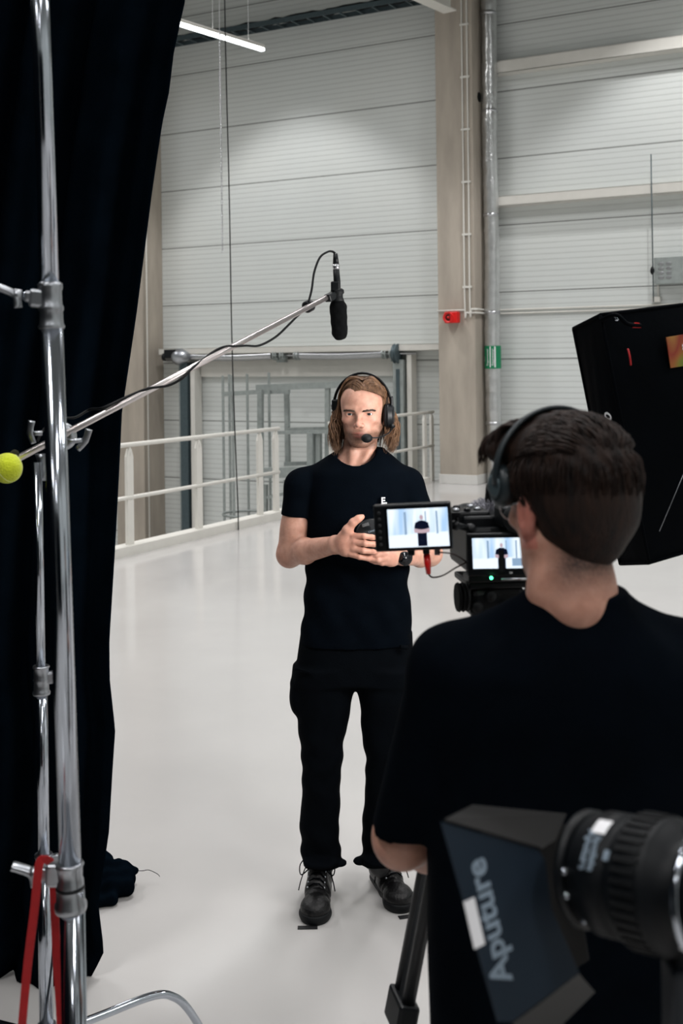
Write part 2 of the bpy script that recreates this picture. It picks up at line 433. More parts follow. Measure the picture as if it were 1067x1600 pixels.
# ------------------------------------------------------------------ white railings along the floor edge
def railing(label, pxs, rail0, rail1, hx=-0.25):
    t = thing('floor_edge_railing', label, 'railing', H(hx, 0, 0), WA, 'white railings on the floor edge')
    def hy_at(px):
        r = ray(px, 750); o = W0 + WD * hx
        # r*d = o + WN*hy
        det = -r.x * WN.y + r.y * WN.x
        d = (-o.x * WN.y + o.y * WN.x) / det
        return (r.x * d - o.x) / WN.x
    ya, yb = hy_at(rail0), hy_at(rail1)
    for z, r in ((1.09, 0.024), (0.56, 0.021)):
        mb = MB(); mb.tube([H(hx, ya, z), H(hx, yb, z)], r, 12); mb.build('rail', M['paint_white'], t)
    for px in pxs:
        y = hy_at(px)
        T = HT @ Matrix.Translation(Vector((hx, y, 0.0))) @ Matrix.Rotation(math.pi / 2, 4, 'X')
        # flat bar, pointed at the top, wide face towards the hall
        TT = frame(H(hx - 0.009, y, 0.0), WN, (0, 0, 1))
        mb = MB(); mb.prism([(-0.048, -0.22), (0.048, -0.22), (0.048, 0.97), (0.018, 1.05), (-0.018, 1.05), (-0.048, 0.97)], -0.018, 0.018, TT)
        mb.build('post', M['paint_white'], t)
        mb = MB(); mb.tube([H(hx, y, 0.98), H(hx, y, 1.08)], 0.012, 8); mb.build('bracket', M['paint_white'], t)
railing('white steel railing from the curtain to the middle of the floor edge', (62, 203, 311, 407, 432), -60, 436)
railing('short white railing with paired posts beside the concrete column', (520, 600, 665, 676), 515, 678)

# ------------------------------------------------------------------ pipes and conduits
def foil_pipe():
    t = thing('foil_wrapped_pipe', 'silver foil-wrapped rainwater pipe running down beside the concrete column', 'pipe', H(0.9, 0.35, 0))
    hx = HP(768, 400, 0.33)[0]; pts = []; rs = []
    rnd = random.Random(4)
    for i in range(141):
        z = 10.1 * i / 140; pts.append(H(hx + 0.006 * math.sin(z * 2.1), 0.33 + 0.006 * math.cos(z * 1.7), z)); rs.append(0.115 + rnd.uniform(-0.006, 0.006))
    mb = MB(); mb.tube(pts, rs, 28); o = mb.build('foil_wrap', M['foil'], t)
    me = o.data
    for v in me.vertices:
        n = mnoise.noise(v.co * 9) * 0.008 + mnoise.noise(v.co * 25) * 0.004
        c = Vector((0, 0, v.co.z)); v.co.x += n; v.co.y += n
    for z in (0.9, 2.6, 4.1, 5.7, 7.2):
        mb = MB(); mb.tube([H(hx, 0.33, z), H(hx, 0.33, z + 0.05)], 0.124, 28); mb.build('clamp_band', M['alu'], t)
    return hx
PX = foil_pipe()
# green pipe label with white arrows and lettering
_, zg = HP(773, 558, 0.2)
gl = thing('pipe_marker', 'green marker with white vertical lettering around the foil pipe', 'sign', H(PX, 0.33, zg), WA)
mb = MB(); hgt = 0.175; nn = 24; vs = []; fs = []
for k in range(nn):
    a = 2 * math.pi * k / nn
    for z in (zg - hgt, zg + hgt): vs.append(H(PX + 0.128 * math.cos(a), 0.33 + 0.128 * math.sin(a), z))
fs = [(2 * k, 2 * ((k + 1) % nn), 2 * ((k + 1) % nn) + 1, 2 * k + 1) for k in range(nn)]
mb.add(vs, fs, True); mb.build('band', M['green'], gl)
def on_pipe(ang, z0, z1, wd, name):
    vs = []; 
    for a in (ang - wd, ang, ang + wd):
        for z in (z0, z1): vs.append(H(PX + 0.1295 * math.cos(a), 0.33 + 0.1295 * math.sin(a), z))
    m = MB(); m.add(vs, [(0, 2, 3, 1), (2, 4, 5, 3)], True); return m.build(name, M['white_print'], gl)
on_pipe(-1.52, zg - hgt + .02, zg + hgt - .01, 0.055, 'arrow_stripe'); on_pipe(-0.95, zg - hgt + .02, zg + hgt - .01, 0.08, 'arrow_stripe')
for ang, txt in ((-1.22, 'Regenwasser'), (-1.88, 'Regenwasser')):
    c = H(PX + 0.1300 * math.cos(ang), 0.33 + 0.1300 * math.sin(ang), zg)
    nrm = (WD * math.cos(ang) + WN * math.sin(ang))
    xx = Vector((0, 0, 1)); yy = nrm.cross(xx)
    text_mesh(txt, 0.052, frame(c, xx, yy), 'lettering', M['white_print'], gl, sx=0.95)

cond = thing('wall_conduit', 'thin white conduit pair running down the column and along the wall', 'conduit', H(0.5, 0, 2.5), WA)
zc = HP(700, 490, -0.02)[1]
xa = HP(724, 300, -0.02)[0]; xb = HP(732, 300, -0.02)[0]
for x in (xa, xb):
    mb = MB(); mb.tube(cat_rom([H(x, -0.02, 10.1), H(x, -0.02, 5), H(x, -0.02, zc + 0.12), H(x + 0.03, -0.02, zc + 0.01 + (0.05 if x == xb else 0)), H(x + 0.12, -0.02, zc + (0.05 if x == xb else 0))], 8), 0.013, 8); mb.build('conduit_run', M['paint_white'], cond)
for dz in (0.0, 0.055):
    mb = MB(); mb.tube([H(xa + 0.1, -0.02, zc + dz), H(0.64, -0.02, zc + dz), H(0.645, 0.0, zc + dz), H(0.645, 0.56, zc + dz), H(0.66, 0.575, zc + dz), H(14.5, 0.575, zc + dz)], 0.014, 8); mb.build('conduit_run', M['paint_white'], cond)
mb = MB(); mb.tube([H(0.0, -0.02, zc + 0.045), H(xa, -0.02, zc + 0.045)], 0.012, 8); mb.build('conduit_run', M['paint_white'], cond)
mb = MB()
for i in range(9):
    z = 3.0 + i * 0.8; mb = MB(); hbox(mb, xa - 0.03, xb + 0.03, -0.03, 0.0, z, z + 0.03); mb.build('clip', M['paint_white'], cond)
mb = MB(); x = HP(231, 600, -0.02)[0]
mb.tube([H(x, -0.02, LOW), H(x, -0.02, 10.1)], 0.013, 8); tag(mb.build('column_conduit', M['paint_white'], origin=H(x, -0.02, 0)), 'single thin white conduit on the column beside the curtain', 'conduit')

# red siren
sx_, sz_ = HP(706, 496, -0.08)
sir = thing('alarm_siren', 'red square alarm siren with round horn on the concrete column', 'siren', H(sx_, 0, sz_), WA)
mb = MB(); hbox(mb, sx_ - 0.02, sx_ + 0.105, -0.12, -0.001, sz_ - 0.085, sz_ + 0.085, 0.012); hbox(mb, sx_ - 0.12, sx_ + 0.0, -0.10, -0.02, sz_ - 0.085, sz_ + 0.085, 0.012); mb.build('housing', M['red'], sir)
T = frame(H(sx_ - 0.045, -0.10, sz_), WD, (0, 0, 1))
mb = MB(); mb.lathe([(0.085, 0.0), (0.085, 0.03), (0.075, 0.035), (0.05, 0.0), (0.03, -0.02)], T, 24); mb.build('horn', M['red'], sir)
mb = MB(); mb.lathe([(0.052, 0.0), (0.052, 0.008), (0.02, 0.014)], T, 20); mb.build('horn_throat', mat('dark_red', rgb(70, 8, 8), 0.6), sir)
mb = MB(); mb.ball(T @ Vector((0, 0, 0.02)), 0.018, 8); mb.build('horn_centre', M['red'], sir)

# grey perforated box with hanging rod, at right
bx, bz = HP(1024, 424, 0.45)
mb = MB(); hbox(mb, bx, bx + 1.3, 0.36, 0.58, bz - 0.19, bz + 0.19, 0.004)
gb = thing('cable_duct_box', 'grey sheet-metal cable duct with oval holes on the wall at right', 'duct', H(bx, 0.45, bz), WA)
mb.build('casing', M['grey_steel'], gb)
mb = MB()
for i in range(2):
    for j in range(4):
        T = frame(H(bx + 0.10 + i * 0.11, 0.358, bz - 0.10 + j * 0.065), WD, (0, 0, 1)) @ Matrix.Diagonal((1.4, 0.8, 1, 1))
        mb.lathe([(0.024, -0.002), (0.03, 0.003), (0.024, 0.003)], T, 12)
mb.build('knockout_rings', M['alu'], gb)
rx_ = HP(1019, 300, 0.34)[0]
za = HP(1017, 241, 0.34)[1]; zb = HP(1022, 472, 0.34)[1]
rod = thing('threaded_rod', 'thin dark hanging rod in front of the lower beam at right', 'rod', H(rx_, 0.34, zb), WA)
mb = MB(); mb.tube([H(rx_ - 0.01, 0.33, za), H(rx_, 0.33, zb)], 0.009, 6); mb.build('bar', M['dark_steel'], rod)
_, zk = HP(1021, 423, 0.34)
mb = MB(); mb.ball(H(rx_ - 0.01, 0.32, zk), (0.03, 0.03, 0.06), 8); mb.build('hook', M['black'], rod)
_, zk = HP(1022, 475, 0.5)
mb = MB(); hbox(mb, rx_ - 0.06, rx_ + 0.05, 0.5, 0.59, zc + 0.09, zc + 0.17); hbox(mb, rx_ + 0.0, rx_ + 0.02, 0.57, 0.59, zc + 0.17, bz - 0.2); tag(mb.build('junction_box', M['paint_white'], origin=H(rx_, .55, zc)), 'small white junction box above the wall conduit under the grey duct', 'junction box')

# ------------------------------------------------------------------ cable tray, runway beam, tube lamp, hanging cords
tr = thing('cable_tray', 'dark cable tray with black cables high on the rear wall', 'cable tray', H(-3, 0.3, 7.6), WA)
xa, za = HP(270, 66, 0.3); xb, zb = HP(655, 2, 0.3); zt = (za + zb) / 2
mb = MB()
hbox(mb, xa - .15, xb, 0.10, 0.115, zt - 0.04, zt + 0.04); hbox(mb, xa - .15, xb, 0.40, 0.415, zt - 0.04, zt + 0.04)
k = xa - .15
while k < xb: hbox(mb, k, k + 0.03, 0.11, 0.40, zt - 0.04, zt - 0.02); k += 0.3
mb.build('tray', M['dark_steel'], tr)
for j in range(5):
    rnd = random.Random(j); pts = []
    n = 40
    for i in range(n + 1):
        x = xa - .15 + (xb - xa + 1) * i / n; pts.append(H(x, 0.14 + 0.05 * j + rnd.uniform(-.01, .01), zt + 0.02 + 0.03 * (j % 3) + rnd.uniform(-.015, .02)))
    mb = MB(); mb.tube(pts, 0.022, 6); mb.build('tray_cable', M['rubber'], tr)

A = P(703, 17, 17.0); B = P(560, -60, 15.2); B.z = A.z
d = (B - A); T = frame(A, d, (0, 0, 1))
mb = MB(); mb.box((0, -0.02, -0.11), (d.length, 0.0, 0.11), T); mb.box((0, 0.20, -0.11), (d.length, 0.22, 0.11), T); mb.box((0, 0.0, -0.012), (d.length, 0.2, 0.012), T)
tag(mb.build('runway_beam', M['paint_white'], origin=A), 'cream steel I-beam reaching out overhead at the top of the column', 'beam')

tl = thing('tube_lamp', 'lit linear tube lamp hanging in front of the upper curtain edge', 'lamp', P(345, 57, 16.5))
A = P(281, 37, 15.9); B = P(411, 77, 17.2); B.z = A.z = (A.z + B.z) / 2
B = P(411, 77, (A.z - 1.9) / ray(411, 77).z); A = P(281, 37, (A.z - 1.9) / ray(281, 37).z)
d = (B - A); A = A - d * 0.25; d = B - A
T = frame(A, d, (0, 0, 1))
mb = MB(); mb.box((0, -0.03, -0.035), (d.length, 0.012, 0.035), T, 0.005); mb.build('diffuser', M['lamp'], tl)
mb = MB(); mb.box((0, 0.013, -0.04), (d.length, 0.06, 0.04), T, 0.005); mb.build('housing', M['paint_white'], tl)
mb = MB()
for f in (0.1, 0.5, 0.85): c = A + d * f; mb.tube([c + Vector((0, 0, 0.05)), Vector((c.x, c.y, 10.19))], 0.004, 5)
mb.build('suspension_wires', M['alu'], tl)

x0 = P(343, 50, 13.5); x1 = P(347.5, 395, 13.5)
mb = MB(); n = 150
for i in range(n):
    a = x0.lerp(x1, i / n); b_ = x0.lerp(x1, (i + 0.8) / n); mb.tube([a, b_], 0.012 if i % 2 else 0.006, 5)
mb.tube([x0, Vector((x0.x, x0.y, 10.2))], 0.004, 4)
tag(mb.build('hoist_chain', M['alu'], origin=x1), 'thin silver chain hanging left of the dark cord', 'chain')
pts = cat_rom([Vector((P(350, -40, 13).x, 13, 10.2)), P(351, 0, 13), P(358, 300, 13), P(363, 560, 13.05), P(372, 800, 13.1)], 8) + [P(373, 860, 13.1)]
mb = MB(); mb.tube(pts, 0.007, 6); tag(mb.build('hanging_cord', M['rubber'], origin=pts[-1]), 'long thin black cord hanging from the ceiling in front of the wall', 'cord')

# hall luminaires overhead (they carry the light; outside the picture)
proto = None
for i, hx in enumerate((-9.0, -2.0, 5.0, 12.0)):
    for j, hy in enumerate((-5.5, -12.0, -19.0, -26.0)):
        if proto is None:
            mb = MB(); mb.box((-0.25, -1.5, 0.0), (0.25, 1.5, 0.08)); proto = mb.build('ceiling_luminaire', M['paint_white'])
            o = proto
        else:
            o = proto.copy(); COL.objects.link(o)
        o.location = H(hx, hy, 9.25)
        tag(o, 'long white ceiling luminaire high under the hall roof, outside the picture', 'lamp', 'hall ceiling luminaires')
# ------------------------------------------------------------------ organic modelling: distance field -> surface
def axis(*segs):
    out = []
    for a, b, h in segs:
        n = max(1, int(round((b - a) / h))); out += list(np.linspace(a, b, n, endpoint=False))
    out.append(segs[-1][1]); return np.array(out, dtype=np.float32)

class Field:
    def __init__(s, xs, ys, zs):
        s.ax = (xs, ys, zs); s.F = np.full((len(xs), len(ys), len(zs)), 0.5, dtype=np.float32)
        s.R = np.eye(3); s.t = np.zeros(3)
    def frame(s, t=(0, 0, 0), rz=0.0, rx=0.0, ry=0.0):
        M_ = (Matrix.Rotation(rz, 3, 'Z') @ Matrix.Rotation(ry, 3, 'Y') @ Matrix.Rotation(rx, 3, 'X'))
        s.R = np.array(M_); s.t = np.array(t, dtype=float); return s
    def pt(s, p): return s.R @ np.array(p, dtype=float) + s.t
    def sub(s, lo, hi):
        sl = []; G = []
        for d in range(3):
            a = s.ax[d]; i0 = max(0, int(np.searchsorted(a, lo[d])) - 2); i1 = min(len(a), int(np.searchsorted(a, hi[d])) + 2)
            if i1 <= i0: return None, None
            sl.append(slice(i0, i1)); sh = [1, 1, 1]; sh[d] = -1; G.append(a[i0:i1].reshape(sh))
        return tuple(sl), G
    def blend(s, sl, d, k, op):
        A = s.F[sl]
        if op == 's': A = -A
        if k > 1e-6:
            h = np.maximum(k - np.abs(A - d), 0) / k; R_ = np.minimum(A, d) - h * h * (k * 0.25)
        else: R_ = np.minimum(A, d)
        s.F[sl] = -R_ if op == 's' else R_
    def cone(s, p1, p2, r1, r2, k=0.01, op='u', raw=False):
        a = np.array(p1, float) if raw else s.pt(p1); b = np.array(p2, float) if raw else s.pt(p2); r = max(r1, r2) + k + 0.004
        sl, G = s.sub(np.minimum(a, b) - r, np.maximum(a, b) + r)
        if sl is None: return s
        ab = b - a; L2 = max(float(ab @ ab), 1e-10)
        X, Y, Z = (G[i] - a[i] for i in range(3))
        t = np.clip((X * ab[0] + Y * ab[1] + Z * ab[2]) / L2, 0, 1)
        d = np.sqrt((X - t * ab[0]) ** 2 + (Y - t * ab[1]) ** 2 + (Z - t * ab[2]) ** 2) - (r1 + (r2 - r1) * t)
        s.blend(sl, d, k, op); return s
    def econe(s, p1, p2, e1, e2, up, k=0.01, op='u', raw=False):
        """elliptic cross-section: e=(half-size along up, half-size across)"""
        a = np.array(p1, float) if raw else s.pt(p1); b = np.array(p2, float) if raw else s.pt(p2)
        u = np.array(up, float) if raw else s.R @ np.array(up, float)
        r = max(*e1, *e2) + k + 0.004
        sl, G = s.sub(np.minimum(a, b) - r, np.maximum(a, b) + r)
        if sl is None: return s
        ab = b - a; L = np.linalg.norm(ab); n = ab / L; u = u - n * (u @ n); u /= np.linalg.norm(u); w_ = np.cross(n, u)
        X, Y, Z = (G[i] - a[i] for i in range(3))
        q = X * n[0] + Y * n[1] + Z * n[2]; t = np.clip(q / L, 0, 1); e = q - t * L
        U = X * u[0] + Y * u[1] + Z * u[2]; V = X * w_[0] + Y * w_[1] + Z * w_[2]
        A_ = e1[0] + (e2[0] - e1[0]) * t; B_ = e1[1] + (e2[1] - e1[1]) * t; m = np.minimum(A_, B_)
        d = (np.sqrt((U / A_) ** 2 + (V / B_) ** 2 + (e / m) ** 2) - 1) * m
        s.blend(sl, d, k, op); return s
    def ell(s, c, r, k=0.01, op='u', rot=None, raw=False):
        a = np.array(c, float) if raw else s.pt(c); R_ = np.eye(3) if raw else s.R
        if rot is not None: R_ = R_ @ np.array(rot)
        m = max(r) + k + 0.004
        sl, G = s.sub(a - m, a + m)
        if sl is None: return s
        X, Y, Z = (G[i] - a[i] for i in range(3))
        q = [X * R_[0, i] + Y * R_[1, i] + Z * R_[2, i] for i in range(3)]
        k0 = np.sqrt((q[0] / r[0]) ** 2 + (q[1] / r[1]) ** 2 + (q[2] / r[2]) ** 2)
        k1 = np.sqrt((q[0] / r[0] ** 2) ** 2 + (q[1] / r[1] ** 2) ** 2 + (q[2] / r[2] ** 2) ** 2) + 1e-9
        d = k0 * (k0 - 1) / k1
        s.blend(sl, d.astype(np.float32), k, op); return s
    def loft(s, secs, k=0.01, op='u', n=2.3, wob=None, cap=0.0):
        """secs: (z, cx, cy, rx, ry) rising"""
        S = np.array(secs, float); lo = [np.min(S[:, 1] - S[:, 3]) - k - .02, np.min(S[:, 2] - S[:, 4]) - k - .02, S[0, 0] - k - .01]
        hi = [np.max(S[:, 1] + S[:, 3]) + k + .02, np.max(S[:, 2] + S[:, 4]) + k + .02, S[-1, 0] + k + .01]
        sl, G = s.sub(lo, hi)
        if sl is None: return s
        z = G[2].ravel(); c = []
        zf = np.linspace(S[0, 0], S[-1, 0], 200); ker = np.hanning(15); ker /= ker.sum()
        for i in range(1, 5):
            v = np.interp(zf, S[:, 0], S[:, i]); v = np.convolve(np.pad(v, 7, mode='edge'), ker, mode='valid'); c.append(np.interp(z, zf, v).reshape(1, 1, -1))
        rx, ry = c[2], c[3]
        X = G[0] - c[0]; Y = G[1] - c[1]
        d = ((np.abs(X / rx) ** n + np.abs(Y / ry) ** n) ** (1 / n) - 1) * np.minimum(rx, ry)
        if wob is not None: d = d + wob(G[0], G[1], G[2])
        d = np.maximum(d, np.maximum(S[0, 0] - G[2], G[2] - S[-1, 0]))
        s.blend(sl, d.astype(np.float32), k, op); return s
    def plane(s, p, n, lo, hi, k=0.0):
        """cuts away the side n points to, inside the box lo..hi"""
        sl, G = s.sub(lo, hi); n = np.array(n, float); n /= np.linalg.norm(n)
        d = (G[0] - p[0]) * n[0] + (G[1] - p[1]) * n[1] + (G[2] - p[2]) * n[2]
        s.F[sl] = np.maximum(s.F[sl], d); return s
    def warp(s, fn, lo, hi):
        sl, G = s.sub(lo, hi); s.F[sl] = s.F[sl] + fn(G[0], G[1], G[2]); return s
    def mesh(s):
        F = s.F; ins = F < 0
        c = np.zeros(tuple(n - 1 for n in F.shape), dtype=np.int8)
        offs = [(i, j, k) for i in (0, 1) for j in (0, 1) for k in (0, 1)]
        for o in offs: c += ins[o[0]:o[0] + c.shape[0], o[1]:o[1] + c.shape[1], o[2]:o[2] + c.shape[2]]
        I = np.argwhere((c > 0) & (c < 8)); nv = len(I)
        cv = {o: F[I[:, 0] + o[0], I[:, 1] + o[1], I[:, 2] + o[2]] for o in offs}
        acc = np.zeros((nv, 3)); cnt = np.zeros(nv)
        for a in offs:
            for d in range(3):
                if a[d]: continue
                b = list(a); b[d] = 1; b = tuple(b); fa, fb = cv[a], cv[b]; x = (fa < 0) != (fb < 0)
                t = np.where(x, fa / np.where(x, fa - fb, 1), 0)
                p = np.tile(np.array(a, float), (nv, 1)); p[:, d] = t
                acc[x] += p[x]; cnt[x] += 1
        pos = I + acc / cnt[:, None]
        V = np.stack([np.interp(pos[:, d], np.arange(len(s.ax[d])), s.ax[d]) for d in range(3)], 1)
        vid = np.full(c.shape, -1, dtype=np.int32); vid[I[:, 0], I[:, 1], I[:, 2]] = np.arange(nv)
        faces = []
        for d in range(3):
            e1, e2 = (d + 1) % 3, (d + 2) % 3
            A = [slice(None)] * 3; B = [slice(None)] * 3; A[d] = slice(0, -1); B[d] = slice(1, None)
            x = ins[tuple(A)] != ins[tuple(B)]
            E = np.argwhere(x); E = E[(E[:, e1] > 0) & (E[:, e2] > 0) & (E[:, e1] < c.shape[e1]) & (E[:, e2] < c.shape[e2])]
            if not len(E): continue
            def g(a, b):
                q = E.copy(); q[:, e1] -= a; q[:, e2] -= b; return vid[q[:, 0], q[:, 1], q[:, 2]]
            Q = np.stack([g(1, 1), g(0, 1), g(0, 0), g(1, 0)], 1)
            sgn = ins[E[:, 0], E[:, 1], E[:, 2]]
            Q[~sgn] = Q[~sgn][:, ::-1]
            faces.append(Q[(Q >= 0).all(1)])
        return V, np.concatenate(faces)

def smooth_mesh(V, Q, it=1, lam=0.5):
    e = np.concatenate([Q[:, [0, 1]], Q[:, [1, 2]], Q[:, [2, 3]], Q[:, [3, 0]]])
    for _ in range(it):
        acc = np.zeros_like(V); cnt = np.zeros(len(V))
        for a, b in ((0, 1), (1, 0)):
            for d in range(3): acc[:, d] += np.bincount(e[:, a], weights=V[e[:, b], d], minlength=len(V))
            cnt += np.bincount(e[:, a], minlength=len(V))
        V = V + lam * (acc / np.maximum(cnt, 1)[:, None] - V)
    return V

def field_obj(name, fld, m, parent, it=1, color=None, lam=0.5):
    V, Q = fld.mesh(); V = smooth_mesh(V, Q, it, lam)
    me = bpy.data.meshes.new(name)
    me.vertices.add(len(V)); me.vertices.foreach_set('co', V.astype(np.float32).ravel())
    me.loops.add(len(Q) * 4); me.loops.foreach_set('vertex_index', Q.astype(np.int32).ravel())
    me.polygons.add(len(Q)); me.polygons.foreach_set('loop_start', np.arange(0, len(Q) * 4, 4, dtype=np.int32))
    try: me.polygons.foreach_set('loop_total', np.full(len(Q), 4, dtype=np.int32))
    except Exception: pass
    me.update(calc_edges=True)
    me.polygons.foreach_set('use_smooth', np.ones(len(Q), dtype=bool))
    me.materials.append(m)
    if color is not None:
        ca = me.color_attributes.new('tone', 'FLOAT_COLOR', 'POINT')
        C = np.ones((len(V), 4), dtype=np.float32); C[:, :3] = color(V); ca.data.foreach_set('color', C.ravel())
    o = bpy.data.objects.new(name, me); COL.objects.link(o)
    if parent is not None: o.parent = parent
    return o

def skin_mat(name):
    m = mat(name, (0.6, 0.35, 0.27), 0.5, spec=0.35, sss=0.12)
    nt = m.node_tree; b = nt.nodes['Principled BSDF']
    at = nt.nodes.new('ShaderNodeVertexColor'); at.layer_name = 'tone'
    tc = nt.nodes.new('ShaderNodeTexCoord'); n = nt.nodes.new('ShaderNodeTexNoise'); n.inputs['Scale'].default_value = 45; n.inputs['Detail'].default_value = 5
    nt.links.new(tc.outputs['Object'], n.inputs[0])
    cr = nt.nodes.new('ShaderNodeValToRGB'); cr.color_ramp.elements[0].color = (0.80, 0.74, 0.72, 1); cr.color_ramp.elements[1].color = (1.0, 1.0, 1.0, 1)
    cr.color_ramp.elements[0].position = 0.3; cr.color_ramp.elements[1].position = 0.62
    nt.links.new(n.outputs[0], cr.inputs[0])
    mx = nt.nodes.new('ShaderNodeMix'); mx.data_type = 'RGBA'; mx.blend_type = 'MULTIPLY'; mx.inputs[0].default_value = 1
    nt.links.new(at.outputs[0], mx.inputs[6]); nt.links.new(cr.outputs[0], mx.inputs[7]); nt.links.new(mx.outputs[2], b.inputs['Base Color'])
    return m
M['skin'] = skin_mat('skin')

def head_prims(f, fr):
    """face towards -y, eyes at z=0"""
    f.frame(**fr)
    f.ell((0, .014, .032), (.076, .098, .088), k=.02)
    f.ell((0, -.032, .036), (.063, .055, .054), k=.03)
    f.ell((0, -.032, -.030), (.064, .054, .062), k=.03)
    f.ell((0, -.044, -.070), (.046, .048, .040), k=.03)
    f.ell((0, -.082, -.100), (.018, .015, .015), k=.018)
    for s in (1, -1):
        f.cone((s * .057, .002, -.050), (s * .020, -.070, -.102), .013, .011, k=.025)
        f.ell((s * .044, -.061, -.022), (.018, .014, .012), k=.02); f.ell((s * .062, -.070, -.058), (.010, .022, .018), k=.02, op='s')
        f.cone((s * .043, -.0715, .017), (s * .010, -.087, .0145), .0088, .0090, k=.012)
        f.ell((s * .0305, -.099, -.001), (.0165, .0185, .0112), k=.009, op='s')
        f.ell((s * .0340, -.069, .0), (.0142, .0142, .0142), k=.006)
        f.ell((s * .0340, -.083, -.0004), (.0142, .0095, .0046), k=.0015, op='s')
        f.cone((s * .019, -.0815, .0065), (s * .042, -.0775, .0060), .0022, .0022, k=.004)
    f.cone((0, -.083, .010), (0, -.104, -.032), .0072, .0090, k=.012)
    f.ell((0, -.107, -.035), (.0100, .0105, .0085), k=.008)
    for s in (1, -1):
        f.ell((s * .0125, -.096, -.039), (.0070, .0095, .0070), k=.006)
        f.ell((s * .0065, -.104, -.0465), (.0036, .005, .0030), k=.002, op='s')
    f.ell((0, -.082, -.068), (.027, .0165, .020), k=.012)
    for s in (1, -1):
        f.cone((s * .021, -.088, -.0695), (s * .003, -.0965, -.0655), .0030, .0048, k=.004)
        f.cone((s * .017, -.089, -.0740), (0, -.0955, -.0765), .0035, .0055, k=.004)
        f.cone((s * .024, -.0925, -.0710), (0, -.1030, -.0705), .0012, .0018, k=.002, op='s')
        f.ell((s * .078, .008, -.012), (.0075, .017, .029), k=.006, rot=Matrix.Rotation(s * .35, 3, 'Z'))
        f.ell((s * .086, .004, -.010), (.006, .009, .018), k=.003, op='s', rot=Matrix.Rotation(s * .35, 3, 'Z'))
        f.ell((s * .077, .000, -.038), (.006, .008, .009), k=.004)

def eye_objs(parent, fr, iris_col, gaze=(0, 0)):
    R_ = Matrix.Rotation(fr.get('rz', 0), 4, 'Z') @ Matrix.Rotation(fr.get('ry', 0), 4, 'Y') @ Matrix.Rotation(fr.get('rx', 0), 4, 'X')
    T = Matrix.Translation(Vector(fr['t'])) @ R_
    W = parent_world(parent)
    for s in (1, -1):
        c = T @ Vector((s * .0340, -.069, 0))
        mb = MB(); mb.ball((0, 0, 0), 0.0122, 12, W @ Matrix.Translation(c)); e = mb.build('eyeball', M['eye_white'], parent)
        g = (T.to_3x3() @ Vector((gaze[0], -1, gaze[1]))).normalized()
        F_ = W @ Matrix.Translation(c) @ g.to_track_quat('Z', 'Y').to_matrix().to_4x4()
        mb = MB(); mb.lathe([(0.0060, 0.01075), (0.0045, 0.0116), (0.0001, 0.0124)], F_, 20); mb.build('iris', iris_col, e)
        mb = MB(); mb.lathe([(0.0026, 0.01225), (0.0001, 0.01262)], F_, 16); mb.build('pupil', M['black_gloss'], e)
M['eye_white'] = mat('eye_white', (0.62, 0.58, 0.56), 0.15)
M['iris_blue'] = mat('iris', (0.045, 0.06, 0.065), 0.15)

def hair_mat(name, c1, c2, rough=0.42):
    return mat(name, c1, rough, color2=c2, nscale=30, stretch=(3, 3, 0.5), bump=0.3, bscale=120, spec=0.25)
M['hair_blond'] = hair_mat('dark_blond_hair', (0.22, 0.120, 0.066), (0.055, 0.027, 0.014))
M['hair_brown'] = hair_mat('dark_brown_hair', (0.024, 0.0105, 0.0060), (0.0035, 0.0018, 0.0014), 0.65)
M['brow'] = mat('eyebrow_hair', (0.045, 0.024, 0.014), 0.6)

def lock(mb, pts, r0, n=5, steps=4, rnd=random):
    c = cat_rom(pts, steps); m = len(c)
    rs = [r0 * (0.75 + 0.5 * math.sin(math.pi * min(1, (i / (m - 1)) * 1.1))) * (1 - 0.85 * max(0, (i / (m - 1) - 0.65) / 0.35)) for i in range(m)]
    mb.tube(c, rs, n, cap=True, flat=0.55)

# ------------------------------------------------------------------ the presenter
MY = 4.07
MO = Vector((P(557, 1400, MY).x, MY, 0.0))
def ml(px, py, y=0.0):
    p = P(px, py, MY + y) - MO; return (p.x, p.y, p.z)
man = thing('person', 'man in black t-shirt and work trousers facing the camera with headset, holding a lens cap', 'person', MO)

HM = dict(t=ml(566.5, 644, -0.02), rz=math.radians(-9), rx=math.radians(2))
zc_ = HM['t'][2]
f = Field(axis((-.36, -.13, .004), (-.13, .20, .0017), (.20, .37, .004)),
          axis((-.37, -.13, .0022), (-.13, .11, .0018), (.11, .17, .006)),
          axis((.02, 1.17, .012), (1.17, 1.36, .0021), (1.36, 1.56, .006), (1.56, 1.88, .0017)))
# trunk, legs (under the clothes)
f.loft([(0.86, 0, 0, .15, .09), (1.0, 0, 0, .16, .10), (1.15, .005, 0, .135, .085), (1.35, .005, 0, .16, .10), (1.46, .005, 0.005, .15, .09), (1.53, .01, .01, .08, .06)], k=.02)
for s in (-1, 1):
    hip = (s * .09, 0, .90); toe_ = FP(497, 1405) - MO if s < 0 else FP(605, 1395) - MO; kn = ml(503 if s < 0 else 603, 1195, -.01); an = ml(505 if s < 0 else 592, 1350, .02); an = (an[0], an[1], .11)
    f.cone(hip, kn, .08, .045, k=.02); f.cone(kn, an, .045, .034, k=.02)
    f.cone(an, (toe_.x, toe_.y, .055), .030, .024, k=.02)
# neck
f.econe((HM['t'][0] - .004, .012, zc_ - .085), (.012, .025, 1.50), (.054, .057), (.060, .066), (0, 1, 0), k=.02)
for s in (-1, 1):
    f.cone((HM['t'][0] + s * .035, -.025, zc_ - .115), (.012 + s * .010, -.055, 1.515), .013, .010, k=.02)      # throat muscles
    f.cone((.012, .02, 1.53), (.012 + s * .14, .01, 1.475), .045, .045, k=.04)
    f.cone((.012 + s * .02, -.058, 1.512), (.012 + s * .12, -.035, 1.525), .010, .010, k=.02)                       # collar bones
